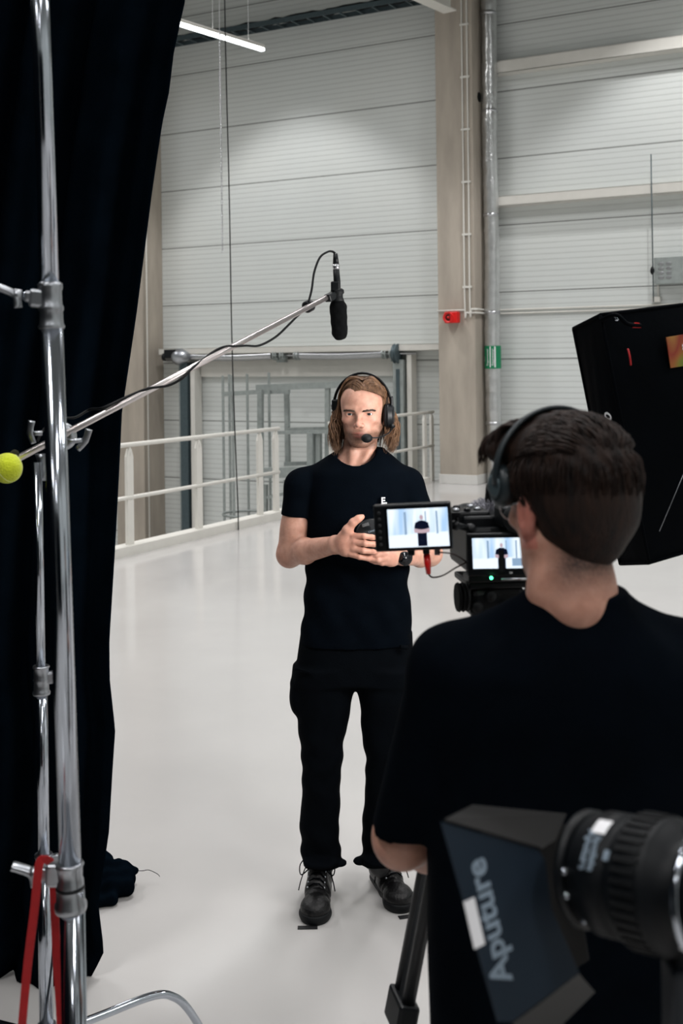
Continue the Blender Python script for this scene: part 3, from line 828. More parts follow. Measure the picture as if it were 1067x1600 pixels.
# arms
shL, elL, wrL = (-.172, .005, 1.452), ml(452, 866, .0), ml(524, 851, -.205)
shR, elR, wrR = (.190, .005, 1.452), ml(671, 864, .0), ml(629, 869, -.195)
for sh, el, wr in ((shL, elL, wrL), (shR, elR, wrR)):
    sh, el, wr = Vector(sh), Vector(el), Vector(wr)
    f.cone(sh, el, .055, .044, k=.02)
    b = sh.lerp(el, .62); f.ell(b + Vector((0, -.012, 0)), (.040, .044, .07), k=.03)
    mid = el.lerp(wr, .35); f.econe(el, mid, (.043, .041), (.042, .036), (0, 0, 1), k=.02); f.econe(mid, wr, (.042, .036), (.029, .023), (0, 0, 1), k=.02)
    f.ell(el + Vector((0, .015, -.006)), (.034, .034, .036), k=.02)
# his right hand (left in the picture), back of the hand to the viewer
f.econe(wrL, ml(539, 850, -.235), (.028, .021), (.037, .018), (0, 0, 1), k=.012)
f.econe(ml(536, 850, -.23), ml(554, 851, -.25), (.036, .018), (.038, .014), (0, 0, 1), k=.012)
def finger(pts, rs, k=.004):
    p = [ml(*q) for q in pts]
    for i in range(len(p) - 1): f.cone(p[i], p[i + 1], rs[i], rs[i + 1], k=k)
finger([(552, 837.5, -.250), (569, 838, -.268), (581, 839.5, -.263), (590, 841, -.245)], [.0108, .0098, .0090, .0082])
finger([(554, 847.5, -.253), (571, 849.5, -.272), (584, 850.5, -.266), (593, 851, -.247)], [.0112, .0102, .0094, .0084])
finger([(552, 857.5, -.252), (568, 860.5, -.270), (582, 862, -.264), (590, 862, -.246)], [.0108, .0098, .0090, .0082])
finger([(548, 866, -.246), (562, 870.5, -.262), (575, 873, -.256), (583, 872, -.242)], [.0098, .0086, .0080, .0072])
finger([(533, 846, -.222), (543, 828, -.245), (552, 816, -.252), (560, 810.5, -.252), (566, 807.5, -.250)], [.019, .0155, .0125, .0108, .0085], k=.010)
# his left hand (right in the picture), underneath
f.econe(wrR, ml(612, 867, -.222), (.027, .021), (.035, .020), (0, 0, 1), k=.012)
f.econe(ml(614, 867, -.22), ml(600, 867, -.232), (.035, .020), (.034, .016), (0, 0, 1), k=.012)
finger([(602, 856, -.236), (589, 855, -.24), (578, 857, -.235)], [.0100, .0092, .0082])
finger([(603, 864, -.238), (588, 867, -.246), (574, 868, -.242), (566, 866, -.235)], [.0105, .0096, .0088, .0078])
finger([(605, 872, -.236), (591, 875, -.244), (578, 873.5, -.238), (570, 871, -.232)], [.0102, .0094, .0085, .0076])
finger([(609, 878, -.228), (597, 880, -.236), (586, 878, -.232), (579, 876, -.228)], [.0092, .0082, .0076, .0068])
finger([(616, 856, -.215), (606, 847, -.232), (597, 842, -.235)], [.014, .012, .0095], k=.008)
head_prims(f, HM)
R_h = np.array(Matrix.Rotation(HM['rz'], 3, 'Z') @ Matrix.Rotation(HM['rx'], 3, 'X'))
def man_tone(V):
    base = np.array([0.57, 0.315, 0.235])
    C = np.tile(base, (len(V), 1)); q = (V - np.array(HM['t'])) @ R_h
    x, y, z = q.T
    def g(cx, cy, cz, sx, sy, sz): return np.exp(-(((x - cx) / sx) ** 2 + ((y - cy) / sy) ** 2 + ((z - cz) / sz) ** 2))
    def mixc(wt, col):
        nonlocal C
        wt = np.clip(wt, 0, 1)[:, None]; C = C * (1 - wt) + np.array(col) * wt
    rn = np.random.RandomState(3).rand(len(V))
    face = (z > -.13) & (z < .10)
    beard = np.clip((-.052 - z) / .016, 0, 1) * np.clip((.012 - y) / .02, 0, 1) * np.clip((z + .135) / .02, 0, 1) * face
    beard = np.maximum(beard, g(0, -.098, -.057, .024, .03, .008) * .9)
    beard = np.maximum(beard, np.clip((np.abs(x) - .052) / .012, 0, 1) * np.clip((-.03 - z) / .02, 0, 1) * np.clip((.01 - y) / .02, 0, 1) * face * (z > -.12))
    beard *= (0.60 + 0.3 * rn)
    mixc(beard, (0.085, 0.042, 0.024))
    lips = np.maximum(g(0, -.099, -.066, .019, .02, .0042), g(0, -.099, -.0765, .016, .02, .0050)) * face
    mixc(lips * 1.2, (0.36, 0.13, 0.105))
    mixc(g(0, -.10, -.036, .018, .03, .012) * .35, (0.62, 0.27, 0.21))
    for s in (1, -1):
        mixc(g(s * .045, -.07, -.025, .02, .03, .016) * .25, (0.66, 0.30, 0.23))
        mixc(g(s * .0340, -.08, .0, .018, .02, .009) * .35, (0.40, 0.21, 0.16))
    hand = (V[:, 1] < -.235) & (V[:, 2] < 1.4)
    mixc(hand * .25, (0.66, 0.30, 0.22))
    elb = np.exp(-((V[:, 0] + .26) ** 2 + (V[:, 2] - 1.19) ** 2) / .0012) * (V[:, 2] < 1.3)
    mixc(elb * .4, (0.42, 0.20, 0.14))
    C[V[:, 2] < .26] = (.05, .052, .055)      # dark socks
    return C
body = field_obj('body', f, M['skin'], man, it=1, color=man_tone, lam=0.35)
del f
eye_objs(man, HM, M['iris_blue'], gaze=(-.02, .02))
HT_M = parent_world(man) @ Matrix.Translation(Vector(HM['t'])) @ Matrix.Rotation(HM['rz'], 4, 'Z') @ Matrix.Rotation(HM['rx'], 4, 'X')
rnd = random.Random(11)
for s in (1, -1):
    mb = MB()
    for i in range(46):
        t = i / 45; x = .013 + .038 * t; z = .0090 + .0045 * math.sin(t * 2.3) + rnd.uniform(-.0022, .0022); y = -.0965 + .0004 * 0 + 15 * (x - .012) ** 2 * .75
        a = HT_M @ Vector((s * x, y, z)); b = HT_M @ Vector((s * (x + .007), y + .0005 + .2 * (x - .01) * .7 * .3, z + .0028 * (1 - 1.6 * t)))
        mb.tube([a, a.lerp(b, .5), b], [.0017, .0021, .0005], 4)
    mb.build('eyebrow', M['brow'], man)

# hair: cap and locks, parted on top and falling in waves to the shoulders
hm = Field(axis((-.14, .14, .003)), axis((-.14, .16, .003)), axis((-.16, .16, .003)))
hm.ell((0, .020, .036), (.083, .102, .091), k=.01)
hm.ell((0, .05, -.03), (.080, .072, .085), k=.03)
hm.ell((0, -.095, -.02), (.068, .062, .098), k=.006, op='s')
hm.cone((0, -.02, -.09), (0, .01, -.16), .052, .055, k=.01, op='s')
hp = thing_tmp = None
hair = field_obj('hair', hm, M['hair_blond'], man, it=2)
Minv = parent_world(man).inverted() @ HT_M
hair.data.transform(Minv)
mb = MB()
def hp_(x, y, z): return HT_M @ Vector((x, y, z))
for i in range(1150):
    part = .010
    s = 1 if rnd.random() < .5 else -1
    kind_ = rnd.random()
    dx = rnd.uniform(0, 1)
    if kind_ < .5:       # swept up from the hairline, out over the temples and behind the ears
        aa = rnd.random() ** .8; ph0 = math.radians(-9 + 73 * aa); th0 = math.radians(35 - 20 * aa ** 1.6) + rnd.uniform(-.03, .03); ph1 = math.radians(rnd.uniform(92, 118)); B = math.radians(30 - 14 * aa + rnd.uniform(-5, 6)); lf_ = rnd.uniform(.022, .075)
        pts = []
        for k_ in range(7):
            t_ = k_ / 6; p1_ = ph0 + (ph1 - ph0) * t_ ** 1.15; th = th0 * (1 - t_) ** .9 + B * math.sin(math.pi * t_ ** .8); L_ = 1.0 + lf_ * math.sin(math.pi * min(1, t_ * 1.15)) + .03 * t_
            pts.append((part * (1 - t_) + s * (.084 - .004 * math.cos(p1_)) * L_ * math.cos(th) * math.sin(p1_), .014 - (.099 + .012 * max(0, math.cos(p1_))) * L_ * math.cos(th) * math.cos(p1_), .030 + .098 * L_ * math.sin(th)))
        yb = pts[-1][1]; sx = s * .089
    else:                # over the crown
        y0 = rnd.uniform(-.045, .06); lift = rnd.uniform(-.003, .006)
        pts = [(part + s * rnd.uniform(0, .004), y0, .122 - abs(y0 - .01) * .12), (s * .035, y0 + .006, .121 + lift), (s * .062, y0 + .012, .098 + lift), (s * .080, y0 + .02, .062 + lift * .5)]
        yb = y0 + rnd.uniform(.012, .035); ang = (yb - .02) / .10
        sx = s * (.0875 + rnd.uniform(-.002, .005)) * math.sqrt(max(.15, 1 - ang * ang * .85))
        pts.append((sx, yb, rnd.uniform(.012, .03)))
    if s > 0 and yb < .035: yb += .035; pts[-1] = (pts[-1][0] * .97, yb, pts[-1][2])
    ph = rnd.uniform(0, 6.28); am = rnd.uniform(.003, .011); end = rnd.uniform(-.150, -.108); ou = rnd.uniform(-.006, .030)
    for k_ in range(1, 7):
        t_ = k_ / 6; z_ = (.01 + (end - .01) * t_)
        if k_ == 1 and z_ > pts[-1][2] - .004: z_ = pts[-1][2] - .012
        pts.append((sx + s * (ou * math.sin(t_ * 2.6) + am * math.sin(ph + k_ * 1.25)), yb - .022 * t_ + am * math.cos(ph + k_ * 1.25), z_))
    lock(mb, [hp_(*p) for p in pts], rnd.uniform(.0007, .0016) if kind_ < .5 else rnd.uniform(.0009, .0024))
for i in range(70):      # back
    x = rnd.uniform(-.06, .06); yb = .115 * math.sqrt(max(0, 1 - (x / .09) ** 2)) + rnd.uniform(-.004, .006)
    lock(mb, [hp_(x * .6, .02, .124), hp_(x * .9, .085, .095), hp_(x, yb + .003, .03), hp_(x * 1.1, yb, -.04), hp_(x * 1.2 + rnd.uniform(-.01, .01), yb - .01, -.09), hp_(x * 1.2 + rnd.uniform(-.015, .015), yb - .02 + rnd.uniform(-.01, .01), -.135)], rnd.uniform(.003, .005))
for i in range(26):      # loose thin strands at the sides
    s = rnd.choice((-1, 1)); y0 = rnd.uniform(-.02, .05)
    pts = [(s * .085, y0, .02)]
    for k_ in range(6): pts.append((s * (.090 + .022 * math.sin(k_ * 1.5 + i) + .006 * k_ * .6), y0 - .004 * k_, .0 - .023 * k_))
    lock(mb, [hp_(*p) for p in pts], .0011, n=4)
mb.build('hair_locks', M['hair_blond'], hair)

# t-shirt
def sec(py, a, b, cy, ry, y=0.0, d=MY, ml_=None):
    L = (ml_ or ml)(a, py, y); R_ = (ml_ or ml)(b, py, y)
    return ((L[2] + R_[2]) / 2, (L[0] + R_[0]) / 2, cy, (R_[0] - L[0]) / 2, ry)
g = Field(axis((-.34, .35, .0045)), axis((-.19, .19, .0045)), axis((.86, 1.60, .0045)))
folds = lambda X, Y, Z: .0035 * np.sin(Z * 55 + X * 22 + 2 * np.sin(X * 19)) * np.exp(-((Z - 1.17) / .12) ** 2) + .003 * np.sin(X * 60 + Z * 30 + Y * 20) * np.exp(-((Z - 1.0) / .1) ** 2)
g.loft([sec(1003, 468.5, 644.5, 0, .118), sec(990, 471, 643, 0, .116), sec(940, 474, 640, 0, .112), sec(870, 480, 637, 0, .112), sec(800, 478, 640, 0, .118), sec(760, 480, 642, 0, .118), sec(735, 486, 638, .0, .108), sec(716, 505, 618, .01, .085), sec(700, 532, 598, .02, .065)], k=.01, n=2.4, wob=folds)
def sleeve(g, neck, sh, e, r0, r1, rx_, cutp, cutn, k=.012):
    t = Field(*g.ax); t.cone(neck, sh, r0, r1, k=.03); t.econe(sh, e, rx_[0], rx_[1], (1, 0, 0), k=.03)
    t.plane(cutp, cutn, [-9, -9, -9], [9, 9, 9])
    h = np.maximum(k - np.abs(g.F - t.F), 0) / k; g.F = np.minimum(g.F, t.F) - h * h * k * .25
for s, el in ((-1, elL), (1, elR)):
    sh = np.array((-.174 if s < 0 else .192, .005, 1.452)); e = np.array(ml(461 if s < 0 else 661, 822, .0))
    d = e - sh; d /= np.linalg.norm(d); e2 = np.array(ml(461 if s < 0 else 661, 806, .0))
    sleeve(g, (.012 + s * .06, .02, 1.535), (sh[0], .005, sh[2] + .008), e, .036, .055, ((.062, .064), (.055, .062)), e2, d + np.array((s * -.10, 0, -.25)))
g.ell((.016, -.022, 1.598), (.073, .084, .088), k=.006, op='s')
shirt = field_obj('t_shirt', g, M['tee'], man, it=2)
# collar ribbing
ring = []
for k_ in range(37):
    a = 2 * math.pi * k_ / 36; x = .016 + .077 * math.cos(a); y = -.010 + .075 * math.sin(a)
    z = 1.553 - .026 * max(0, -math.sin(a)) + .006 * abs(math.cos(a)) + .0
    ring.append(MO + Vector((x, y, z)))
# printed mark on the chest
c = Vector(ml(600, 783, -.13)) + MO
for txt, px, py, sz in (('E.', 600, 782.5, .030),):
    T = frame(MO + Vector(ml(px, py, -.128)), (1, 0.12, 0), (0, 0, 1))
    text_mesh(txt, sz, T, 'chest_print', M['white_print'], shirt, ext=.003, bold=.0006)
T = frame(MO + Vector(ml(600, 788, -.134)), (1, .12, 0), (0, 0, 1)); mb = MB(); mb.box((-.011, -.0012, -.003), (.010, .0012, .003), T); mb.build('print_line', M['white_print'], shirt)
T = frame(MO + Vector(ml(594, 791, -.136)), (1, .05, -.08), (0, 0, 1)); mb = MB(); mb.box((-.016, -.003, -.003), (.006, .003, .003), T); mb.build('print_line', M['white_print'], shirt)

# trousers
q = Field(axis((-.28, .28, .005)), axis((-.17, .17, .005)), axis((.08, 1.0, .005)))
wl = lambda X, Y, Z: .0026 * np.sin(Z * 75 + 2.0 * np.sin(X * 40) + Y * 20) * (np.exp(-((Z - .50) / .12) ** 2) + 1.3 * np.exp(-((Z - .17) / .09) ** 2)) + .002 * np.sin(Z * 38 + X * 30)
q.loft([sec(1062, 459, 646, 0, .115), sec(1035, 463, 646, 0, .115), sec(985, 470, 644, 0, .105)], k=.02)
q.loft([sec(1356, 474, 534, .03, .066), sec(1340, 470, 531, .03, .064), sec(1300, 468, 530, .025, .068), sec(1250, 470.5, 531, .01, .070), sec(1210, 473, 533, .0, .070), sec(1180, 470, 535, -.005, .074), sec(1150, 468, 539, -.005, .080), sec(1110, 464, 547, 0, .090), sec(1075, 460, 554, 0, .100), sec(1040, 460, 556, 0, .108)], k=.025, wob=wl)
q.loft([sec(1352, 566, 622, .03, .066), sec(1335, 565, 624, .03, .064), sec(1300, 566, 628, .025, .068), sec(1250, 569, 631, .01, .070), sec(1210, 572, 634, .0, .070), sec(1180, 570, 636, -.005, .074), sec(1150, 566, 640, -.005, .080), sec(1110, 563, 645, 0, .090), sec(1075, 558, 647, 0, .100), sec(1040, 557, 646, 0, .108)], k=.025, wob=wl)
p_ = ml(463, 1090, -.01); q.ell(p_, (.024, .055, .052), k=.03)
q.ell(ml(531, 1348, .0), (.026, .03, .009), k=.012); q.ell(ml(562, 1345, .0), (.024, .03, .011), k=.012)
q.ell(ml(500, 1345, -.02), (.062, .060, .018), k=.012); q.ell(ml(592, 1342, -.02), (.060, .06, .018), k=.012)
trs = field_obj('trousers', q, M['trousers'], man, it=2)
mb = MB(); pa = ml(461, 1045, -.09); T = frame(MO + Vector(pa), (1, -.4, -.15), (0, 0, 1)); mb.box((.0, -.004, -.004), (.06, .004, .004), T, .002); mb.build('pocket_flap', M['trousers'], trs)
mb = MB(); mb.tube([MO + Vector(ml(625, 1003 + 8, -.112)), MO + Vector(ml(637, 1012, -.105))], .008, 8); mb.build('belt_loop', M['trousers'], trs)

# shoes
def shoe(heel, toe, mirror):
    heel = Vector(heel); toe = Vector(toe); d = (toe - heel); ang = math.atan2(d.x, -d.y)
    r = thing_child('shoe', man, heel - MO, ang)
    L = .305
    h = Field(axis((-.075, .075, .0032)), axis((-.33, .03, .0032)), axis((0.0, .21, .0032)))
    h.econe((0, -.035, .045), (mirror * -.004, -.16, .042), (.042, .036), (.036, .046), (0, 0, 1), k=.02)
    h.ell((mirror * -.004, -.238, .036), (.052, .062, .040), k=.03)
    h.econe((0, -.045, .05), (0, -.055, .168), (.052, .040), (.050, .044), (0, 1, 0), k=.02)
    h.econe((0, -.15, .075), (0, -.085, .145), (.030, .034), (.024, .038), (0, 1, 0), k=.03)
    h.econe((0, -.055, .20), (0, -.055, .24), (.060, .050), (.060, .050), (0, 1, 0), k=.004, op='s')
    h.plane((0, 0, .022), (0, 0, -1), [-.1, -.4, -.01], [.1, .1, .2])
    h.warp(lambda X, Y, Z: .0016 * np.sin(Y * 190 + Z * 60) * np.exp(-((Y + .19) / .02) ** 2), [-.08, -.25, .03], [.08, -.12, .1])
    up = field_obj('upper', h, M['leather'], r, it=1)
    h2 = Field(axis((-.075, .075, .003)), axis((-.33, .03, .003)), axis((-.004, .05, .0025)))
    for (y0, y1, w0, w1) in ((-.035, -.15, .040, .041), (-.15, -.24, .041, .053)):
        h2.econe((mirror * 0, y0, .018), (mirror * -.004, y1, .018), (.03, w0), (.03, w1), (0, 0, 1), k=.01)
    h2.ell((mirror * -.004, -.245, .018), (.054, .060, .04), k=.01)
    h2.plane((0, 0, .0302), (0, 0, 1), [-.1, -.4, -.01], [.1, .1, .2]); h2.plane((0, 0, .0005), (0, 0, -1), [-.1, -.4, -.01], [.1, .1, .2])
    field_obj('sole', h2, M['rubber'], r, it=0)
    W = parent_world(r)
    # laces
    pts = []
    for i in range(6):
        y = -.100 - i * .016; z = .148 - i * .0115
        for sx in (-1, 1):
            pass
        mb = MB(); mb.tube([W @ Vector((-.026, y, z - .012)), W @ Vector((-.010, y - .006, z + .001)), W @ Vector((.012, y - .008, z + .002)), W @ Vector((.028, y - .010, z - .012))], .0024, 6); mb.build('lace', M['trousers'], r)
        for sx in (-1, 1):
            mb = MB(); mb.ball(W @ Vector((sx * .029, y - .004, z - .013)), .0035, 6); mb.build('eyelet', M['cast'], r)
    for sx in (-1, 1):
        mb = MB(); mb.tube([W @ p for p in cat_rom([(0, -.108, .150), (sx * .03, -.12, .160), (sx * .060, -.135, .135), (sx * .055, -.150, .105), (sx * .02, -.13, .130), (0, -.110, .150)], 5)], .0022, 6); mb.build('lace_bow', M['trousers'], r)
        mb = MB(); mb.tube([W @ p for p in cat_rom([(0, -.108, .150), (sx * .035, -.135, .135), (sx * .055, -.15, .09), (sx * .064, -.16, .055)], 5)], .002, 6); mb.build('lace_end', M['trousers'], r)
    mb = MB(); mb.tube([W @ Vector(p) for p in ((-.040, -.262, .052), (-.025, -.286, .050), (0, -.297, .048), (.025, -.286, .050), (.040, -.262, .052))], .0022, 6); mb.build('toe_seam', M['rubber'], r)
    return r
def thing_child(name, parent, loc, rz):
    o = bpy.data.objects.new(name, None); COL.objects.link(o); o.parent = parent; o.location = loc; o.rotation_euler = (0, 0, rz); return o
shoe(FP(503, 1384), FP(490, 1438), -1)
shoe(FP(589, 1370), FP(628, 1420), 1)
# grey sock
mb = MB(); a = FP(590, 1382); mb.lathe([(.040, .10), (.044, .13), (.042, .17)], Matrix.Translation(Vector(ml(588, 1350, .04)) + MO - Vector((0, 0, Vector(ml(588, 1350, .04)).z))), 16); mb.build('sock', mat('grey_sock', rgb(96, 100, 102), 0.9, noise=.1, nscale=200), man)

# headset, wrist watch, the object he holds: things of their own
hs = thing('headset', 'black single-sided communication headset with foam microphone on the presenter', 'headset', HT_M @ Vector((0, 0, .13)))
def hh(x, y, z): return HT_M @ Vector((x, y, z))
arc = []
for i in range(25):
    a = math.radians(-12 + 204 * i / 24); arc.append(hh(.1015 * math.cos(a), -.004 + .012 * math.sin(a), .020 + .117 * math.sin(a)))
mb = MB(); mb.tube(arc, .0042, 8, flat=2.2, up=(1, 0, 0)); mb.build('headband', M['black'], hs)
T = HT_M @ Matrix.Translation(Vector((.096, -.006, -.012))) @ Matrix.Rotation(math.pi / 2, 4, 'Y')
mb = MB(); mb.lathe([(.026, -.014), (.033, -.010), (.034, .0), (.030, .002), (.030, .010), (.024, .016)], T @ Matrix.Diagonal((1.25, .95, 1, 1)), 28); mb.build('ear_cup', M['black'], hs)
mb = MB(); mb.lathe([(.018, -.020), (.030, -.018), (.034, -.010), (.026, -.004)], T @ Matrix.Diagonal((1.25, .95, 1, 1)), 28); mb.build('ear_cushion', M['rubber'], hs)
mb = MB(); mb.box((.099, -.012, -.050), (.108, .012, .055), HT_M, .003); mb.build('yoke', M['black'], hs)
mb = MB(); mb.box((-.108, -.016, .006), (-.084, .016, .046), HT_M, .005); mb.build('temple_pad', M['black'], hs)
mb = MB(); mb.tube([(hh(-.1095, -.006, .012)), hh(-.1095, -.006, .034)], .003, 6); mb.build('pad_trim', M['alu'], hs)
mb = MB(); mb.ball(hh(.104, -.012, -.045), .013, 8); mb.build('boom_pivot', M['black'], hs)
mp = cat_rom([hh(.104, -.012, -.048), hh(.100, -.045, -.066), hh(.075, -.095, -.078), hh(.048, -.118, -.079)], 6)
mb = MB(); mb.tube(mp, .0024, 6); mb.build('microphone_boom', M['black'], hs)
mb = MB(); mb.ball(hh(.031, -.128, -.079), (.0195, .017, .0155), 10); mb.build('microphone_foam', M['rubber'], hs)

wt = thing('wrist_watch', 'round black smart watch on the presenter\'s left wrist', 'watch', MO + Vector(wrR))
ax = (Vector(wrR) - Vector(elR)).normalized(); cw = MO + Vector(wrR) - ax * .008
T = frame(cw, (0, 0, 1), ax); T = Matrix.Translation(cw) @ ax.to_track_quat('Z', 'Y').to_matrix().to_4x4()
up_ = Vector((0, 0, 1)); sd = ax.cross(up_).normalized()
pts = [cw + up_ * (.0340 * math.cos(a)) + sd * (.0265 * math.sin(a)) for a in [2 * math.pi * i / 28 for i in range(29)]]
mb = MB(); mb.tube(pts, .003, 8, flat=3.6, up=(0, 0, 1))
vs = []; fs = []
for i, a in enumerate([2 * math.pi * i / 28 for i in range(28)]):
    for rr, off in ((1.0, -.011), (1.0, .011), (1.12, .011), (1.12, -.011)):
        vs.append(cw + up_ * (.0300 * rr * math.cos(a)) + sd * (.0255 * rr * math.sin(a)) + ax * off)
for i in range(28):
    j = (i + 1) % 28
    for k_ in range(4): l = (k_ + 1) % 4; fs.append((i * 4 + k_, j * 4 + k_, j * 4 + l, i * 4 + l))
mb = MB(); mb.add(vs, fs, True); mb.build('strap', M['rubber'], wt)
fd = Vector((.10, -1, .15)).normalized(); c0 = cw + Vector((.002, -.036, -.002))
T = Matrix.Translation(c0) @ fd.to_track_quat('Z', 'Y').to_matrix().to_4x4()
mb = MB(); mb.lathe([(.021, -.008), (.0235, .0), (.0235, .005), (.020, .0075)], T, 32); mb.build('case', M['black'], wt)
mb = MB(); mb.lathe([(.0195, .0076), (.0001, .0080)], T, 32); mb.build('dial', M['black_gloss'], wt)

cp = thing('lens_cap', 'round black lens cap held in both hands of the presenter', 'lens cap', MO + Vector(ml(580, 834, -.24)))
fd = Vector((-.12, -1, .55)).normalized(); c0 = MO + Vector(ml(581, 834, -.238))
T = Matrix.Translation(c0) @ fd.to_track_quat('Z', 'Y').to_matrix().to_4x4()
mb = MB(); mb.lathe([(.052, -.030), (.055, -.026), (.055, .0), (.052, .006), (.046, .009), (.0001, .009)], T, 40); mb.build('cap_body', M['black'], cp)
T2 = frame(c0 + fd * .0095 + Vector((-.022, 0, .026)), (1, 0, .28), fd.cross(Vector((1, 0, .28))))
mb = MB(); mb.box((-.010, -.006, -.001), (.014, .006, .0015), T2, .001); mb.build('grip', mat('grey_grip', (.05, .052, .055), .5), cp)
text_mesh('CANON', .0085, frame(c0 + fd * .0096 + Vector((.004, 0, .006)), (1, 0, .28), fd.cross(Vector((1, 0, .28)))), 'lettering', M['grey_print'], cp)

# tape marks on the floor
for nm, a, b, lab in (('t', (465, 1450), (496, 1449.5), 'short black tape mark on the floor in front of the left shoe'), ('t', (623, 1434.5), (651, 1430.5), 'short black tape mark on the floor in front of the turned-out right shoe')):
    A = FP(*a); B = FP(*b); T = frame(A, B - A, (0, 1, 0)); mb = MB(); mb.box((0, -.012, .0008), ((B - A).length, .012, .002), T); o = mb.build('floor_tape_mark', M['dirt_black'], origin=A); tag(o, lab, 'tape mark', 'tape marks at the presenter\'s feet')
# ------------------------------------------------------------------ the camera operator, seen from behind
CY = 1.66
CO = Vector((P(890, 1000, CY).x, CY, 0.0))
def cl(px, py, y=0.0):
    p = P(px, py, CY + y) - CO; return (p.x, p.y, p.z)
op = thing('person', 'camera operator in loose black t-shirt and headphones, seen from behind at right', 'person', CO)
HC = dict(t=cl(889, 786, 0.0), rz=math.radians(203), rx=math.radians(6))
hz = HC['t'][2]
neckc = cl(893, 925, -.03)
f = Field(axis((-.34, -.13, .005), (-.13, .13, .0028), (.13, .34, .006)), axis((-.20, .13, .004), (.13, .48, .005)), axis((.0, .95, .014), (.95, 1.16, .005), (1.16, 1.50, .006), (1.50, 1.86, .0028)))
f.loft([(0.86, 0, 0, .15, .09), (1.0, 0, 0, .16, .10), (1.15, 0, 0, .14, .085), (1.35, 0, 0, .16, .10), (1.44, 0, 0, .14, .085), (1.50, 0, 0, .07, .06)], k=.02)
shl, ell_, wrl = Vector((-.172, 0, 1.458)), Vector(cl(628, 1306, .06)), P(742, 1332, 1.90) - CO
shr, elr_, wrr = Vector((.178, 0, 1.458)), Vector((.262, .03, 1.16)), P(850, 1310, 1.92) - CO + Vector((.06, 0, .03))
for s, sh, el, wr in ((-1, shl, ell_, wrl), (1, shr, elr_, wrr)):
    f.cone(sh, el, .052, .042, k=.02); f.ell(el + Vector((0, -.010, -.004)), (.034, .034, .036), k=.02)
    mid = el.lerp(wr, .35); f.econe(el, mid, (.040, .038), (.041, .036), (0, 0, 1), k=.02); f.econe(mid, wr, (.041, .036), (.028, .024), (0, 0, 1), k=.02)
    dr = (wr - el).normalized(); pc = wr + dr * .055; f.econe(wr, pc, (.026, .022), (.036, .016), (0, 0, 1), k=.012)
    side = Vector((0, 0, 1)).cross(dr).normalized(); up = dr.cross(side).normalized()
    if up.z < 0: up = -up
    inn = side * (1 if side.x * -s > 0 else -1)
    for j, L in enumerate((.034, .038, .036, .028)):
        b0 = pc + up * (.026 - .018 * j); q1 = b0 + dr * L * .9 + inn * .006; q2 = q1 + dr * .010 + inn * .024; q3 = q2 - dr * .016 + inn * .010
        f.cone(b0, q1, .0095, .0088, k=.004); f.cone(q1, q2, .0088, .0082, k=.003); f.cone(q2, q3, .0082, .0072, k=.003)
    t0 = wr + dr * .015 + up * .018; t1 = t0 + dr * .030 + up * .014 + inn * .014; t2 = t1 + dr * .026 + inn * .012
    f.cone(t0, t1, .014, .011, k=.008); f.cone(t1, t2, .011, .009, k=.004)
    hip = Vector((s * .09, 0, .90)); kn = Vector((s * .11, .01, .50)); an = Vector((s * .12, -.01, .10))
    f.cone(hip, kn, .08, .05, k=.02); f.cone(kn, an, .05, .035, k=.02); f.cone(an, an + Vector((s * .02, .14, -.055)), .034, .028, k=.02)
f.econe(cl(890, 855, -.02), neckc, (.058, .056), (.062, .060), (0, 1, 0), k=.02)
f.cone(neckc, (neckc[0], -.01, 1.50), .058, .064, k=.02)
for s in (-1, 1): f.cone((neckc[0] + s * .02, -.015, 1.515), (s * .13, .0, 1.465), .038, .034, k=.03)
f.ell((neckc[0], neckc[1] - .045, 1.55), (.02, .016, .018), k=.03)
head_prims(f, HC)
R_c = np.array(Matrix.Rotation(HC['rz'], 3, 'Z') @ Matrix.Rotation(HC['rx'], 3, 'X'))
def op_tone(V):
    C = np.tile(np.array([0.56, 0.30, 0.22]), (len(V), 1)); q = (V - np.array(HC['t'])) @ R_c; x, y, z = q.T
    ear = (np.abs(x) > .070) & (y > -.02) & (y < .04) & (z > -.06) & (z < .03)
    C[ear] = (0.56, 0.22, 0.17)
    fade = np.clip((y - .03) / .03, 0, 1) * np.clip((z + .135) / .05, 0, 1) * (np.abs(x) < .080) * (z < .1)
    rn = .75 + .25 * np.random.RandomState(5).rand(len(V)); wt = (fade * rn * (~ear))[:, None]
    return C * (1 - wt) + np.array([0.035, 0.02, 0.015]) * wt
body2 = field_obj('body', f, M['skin'], op, it=1, color=op_tone); del f
eye_objs(op, HC, M['iris_blue'])
HT_C = parent_world(op) @ Matrix.Translation(Vector(HC['t'])) @ Matrix.Rotation(HC['rz'], 4, 'Z') @ Matrix.Rotation(HC['rx'], 4, 'X')
hm = Field(axis((-.12, .12, .003)), axis((-.17, .15, .003)), axis((-.17, .16, .003)))
hm.ell((0, .016, .038), (.084, .101, .088), k=.01)
hm.ell((0, -.025, .075), (.068, .075, .055), k=.03)
hm.ell((.040, -.062, .082), (.050, .044, .030), k=.02)
hm.ell((0, .042, -.012), (.070, .066, .060), k=.04)
hm.econe((0, .050, -.030), (0, .048, -.058), (.050, .058), (.034, .046), (0, 1, 0), k=.02)
hm.ell((0, -.125, -.028), (.10, .10, .095), k=.006, op='s')
hm.ell((0, -.04, -.075), (.10, .062, .085), k=.006, op='s')
for s in (1, -1): hm.ell((s * .088, .006, -.035), (.022, .030, .050), k=.01, op='s')
hm.warp(lambda X, Y, Z: .0016 * np.sin(X * 260 + 40 * Y + 3 * np.sin(Z * 60)) * np.clip((Z - .0) / .04, 0, 1), [-.2, -.2, -.2], [.2, .2, .2])
hair2 = field_obj('hair', hm, M['hair_brown'], op, it=1); hair2.data.transform(parent_world(op).inverted() @ HT_C)
mb = MB(); rnd = random.Random(21)
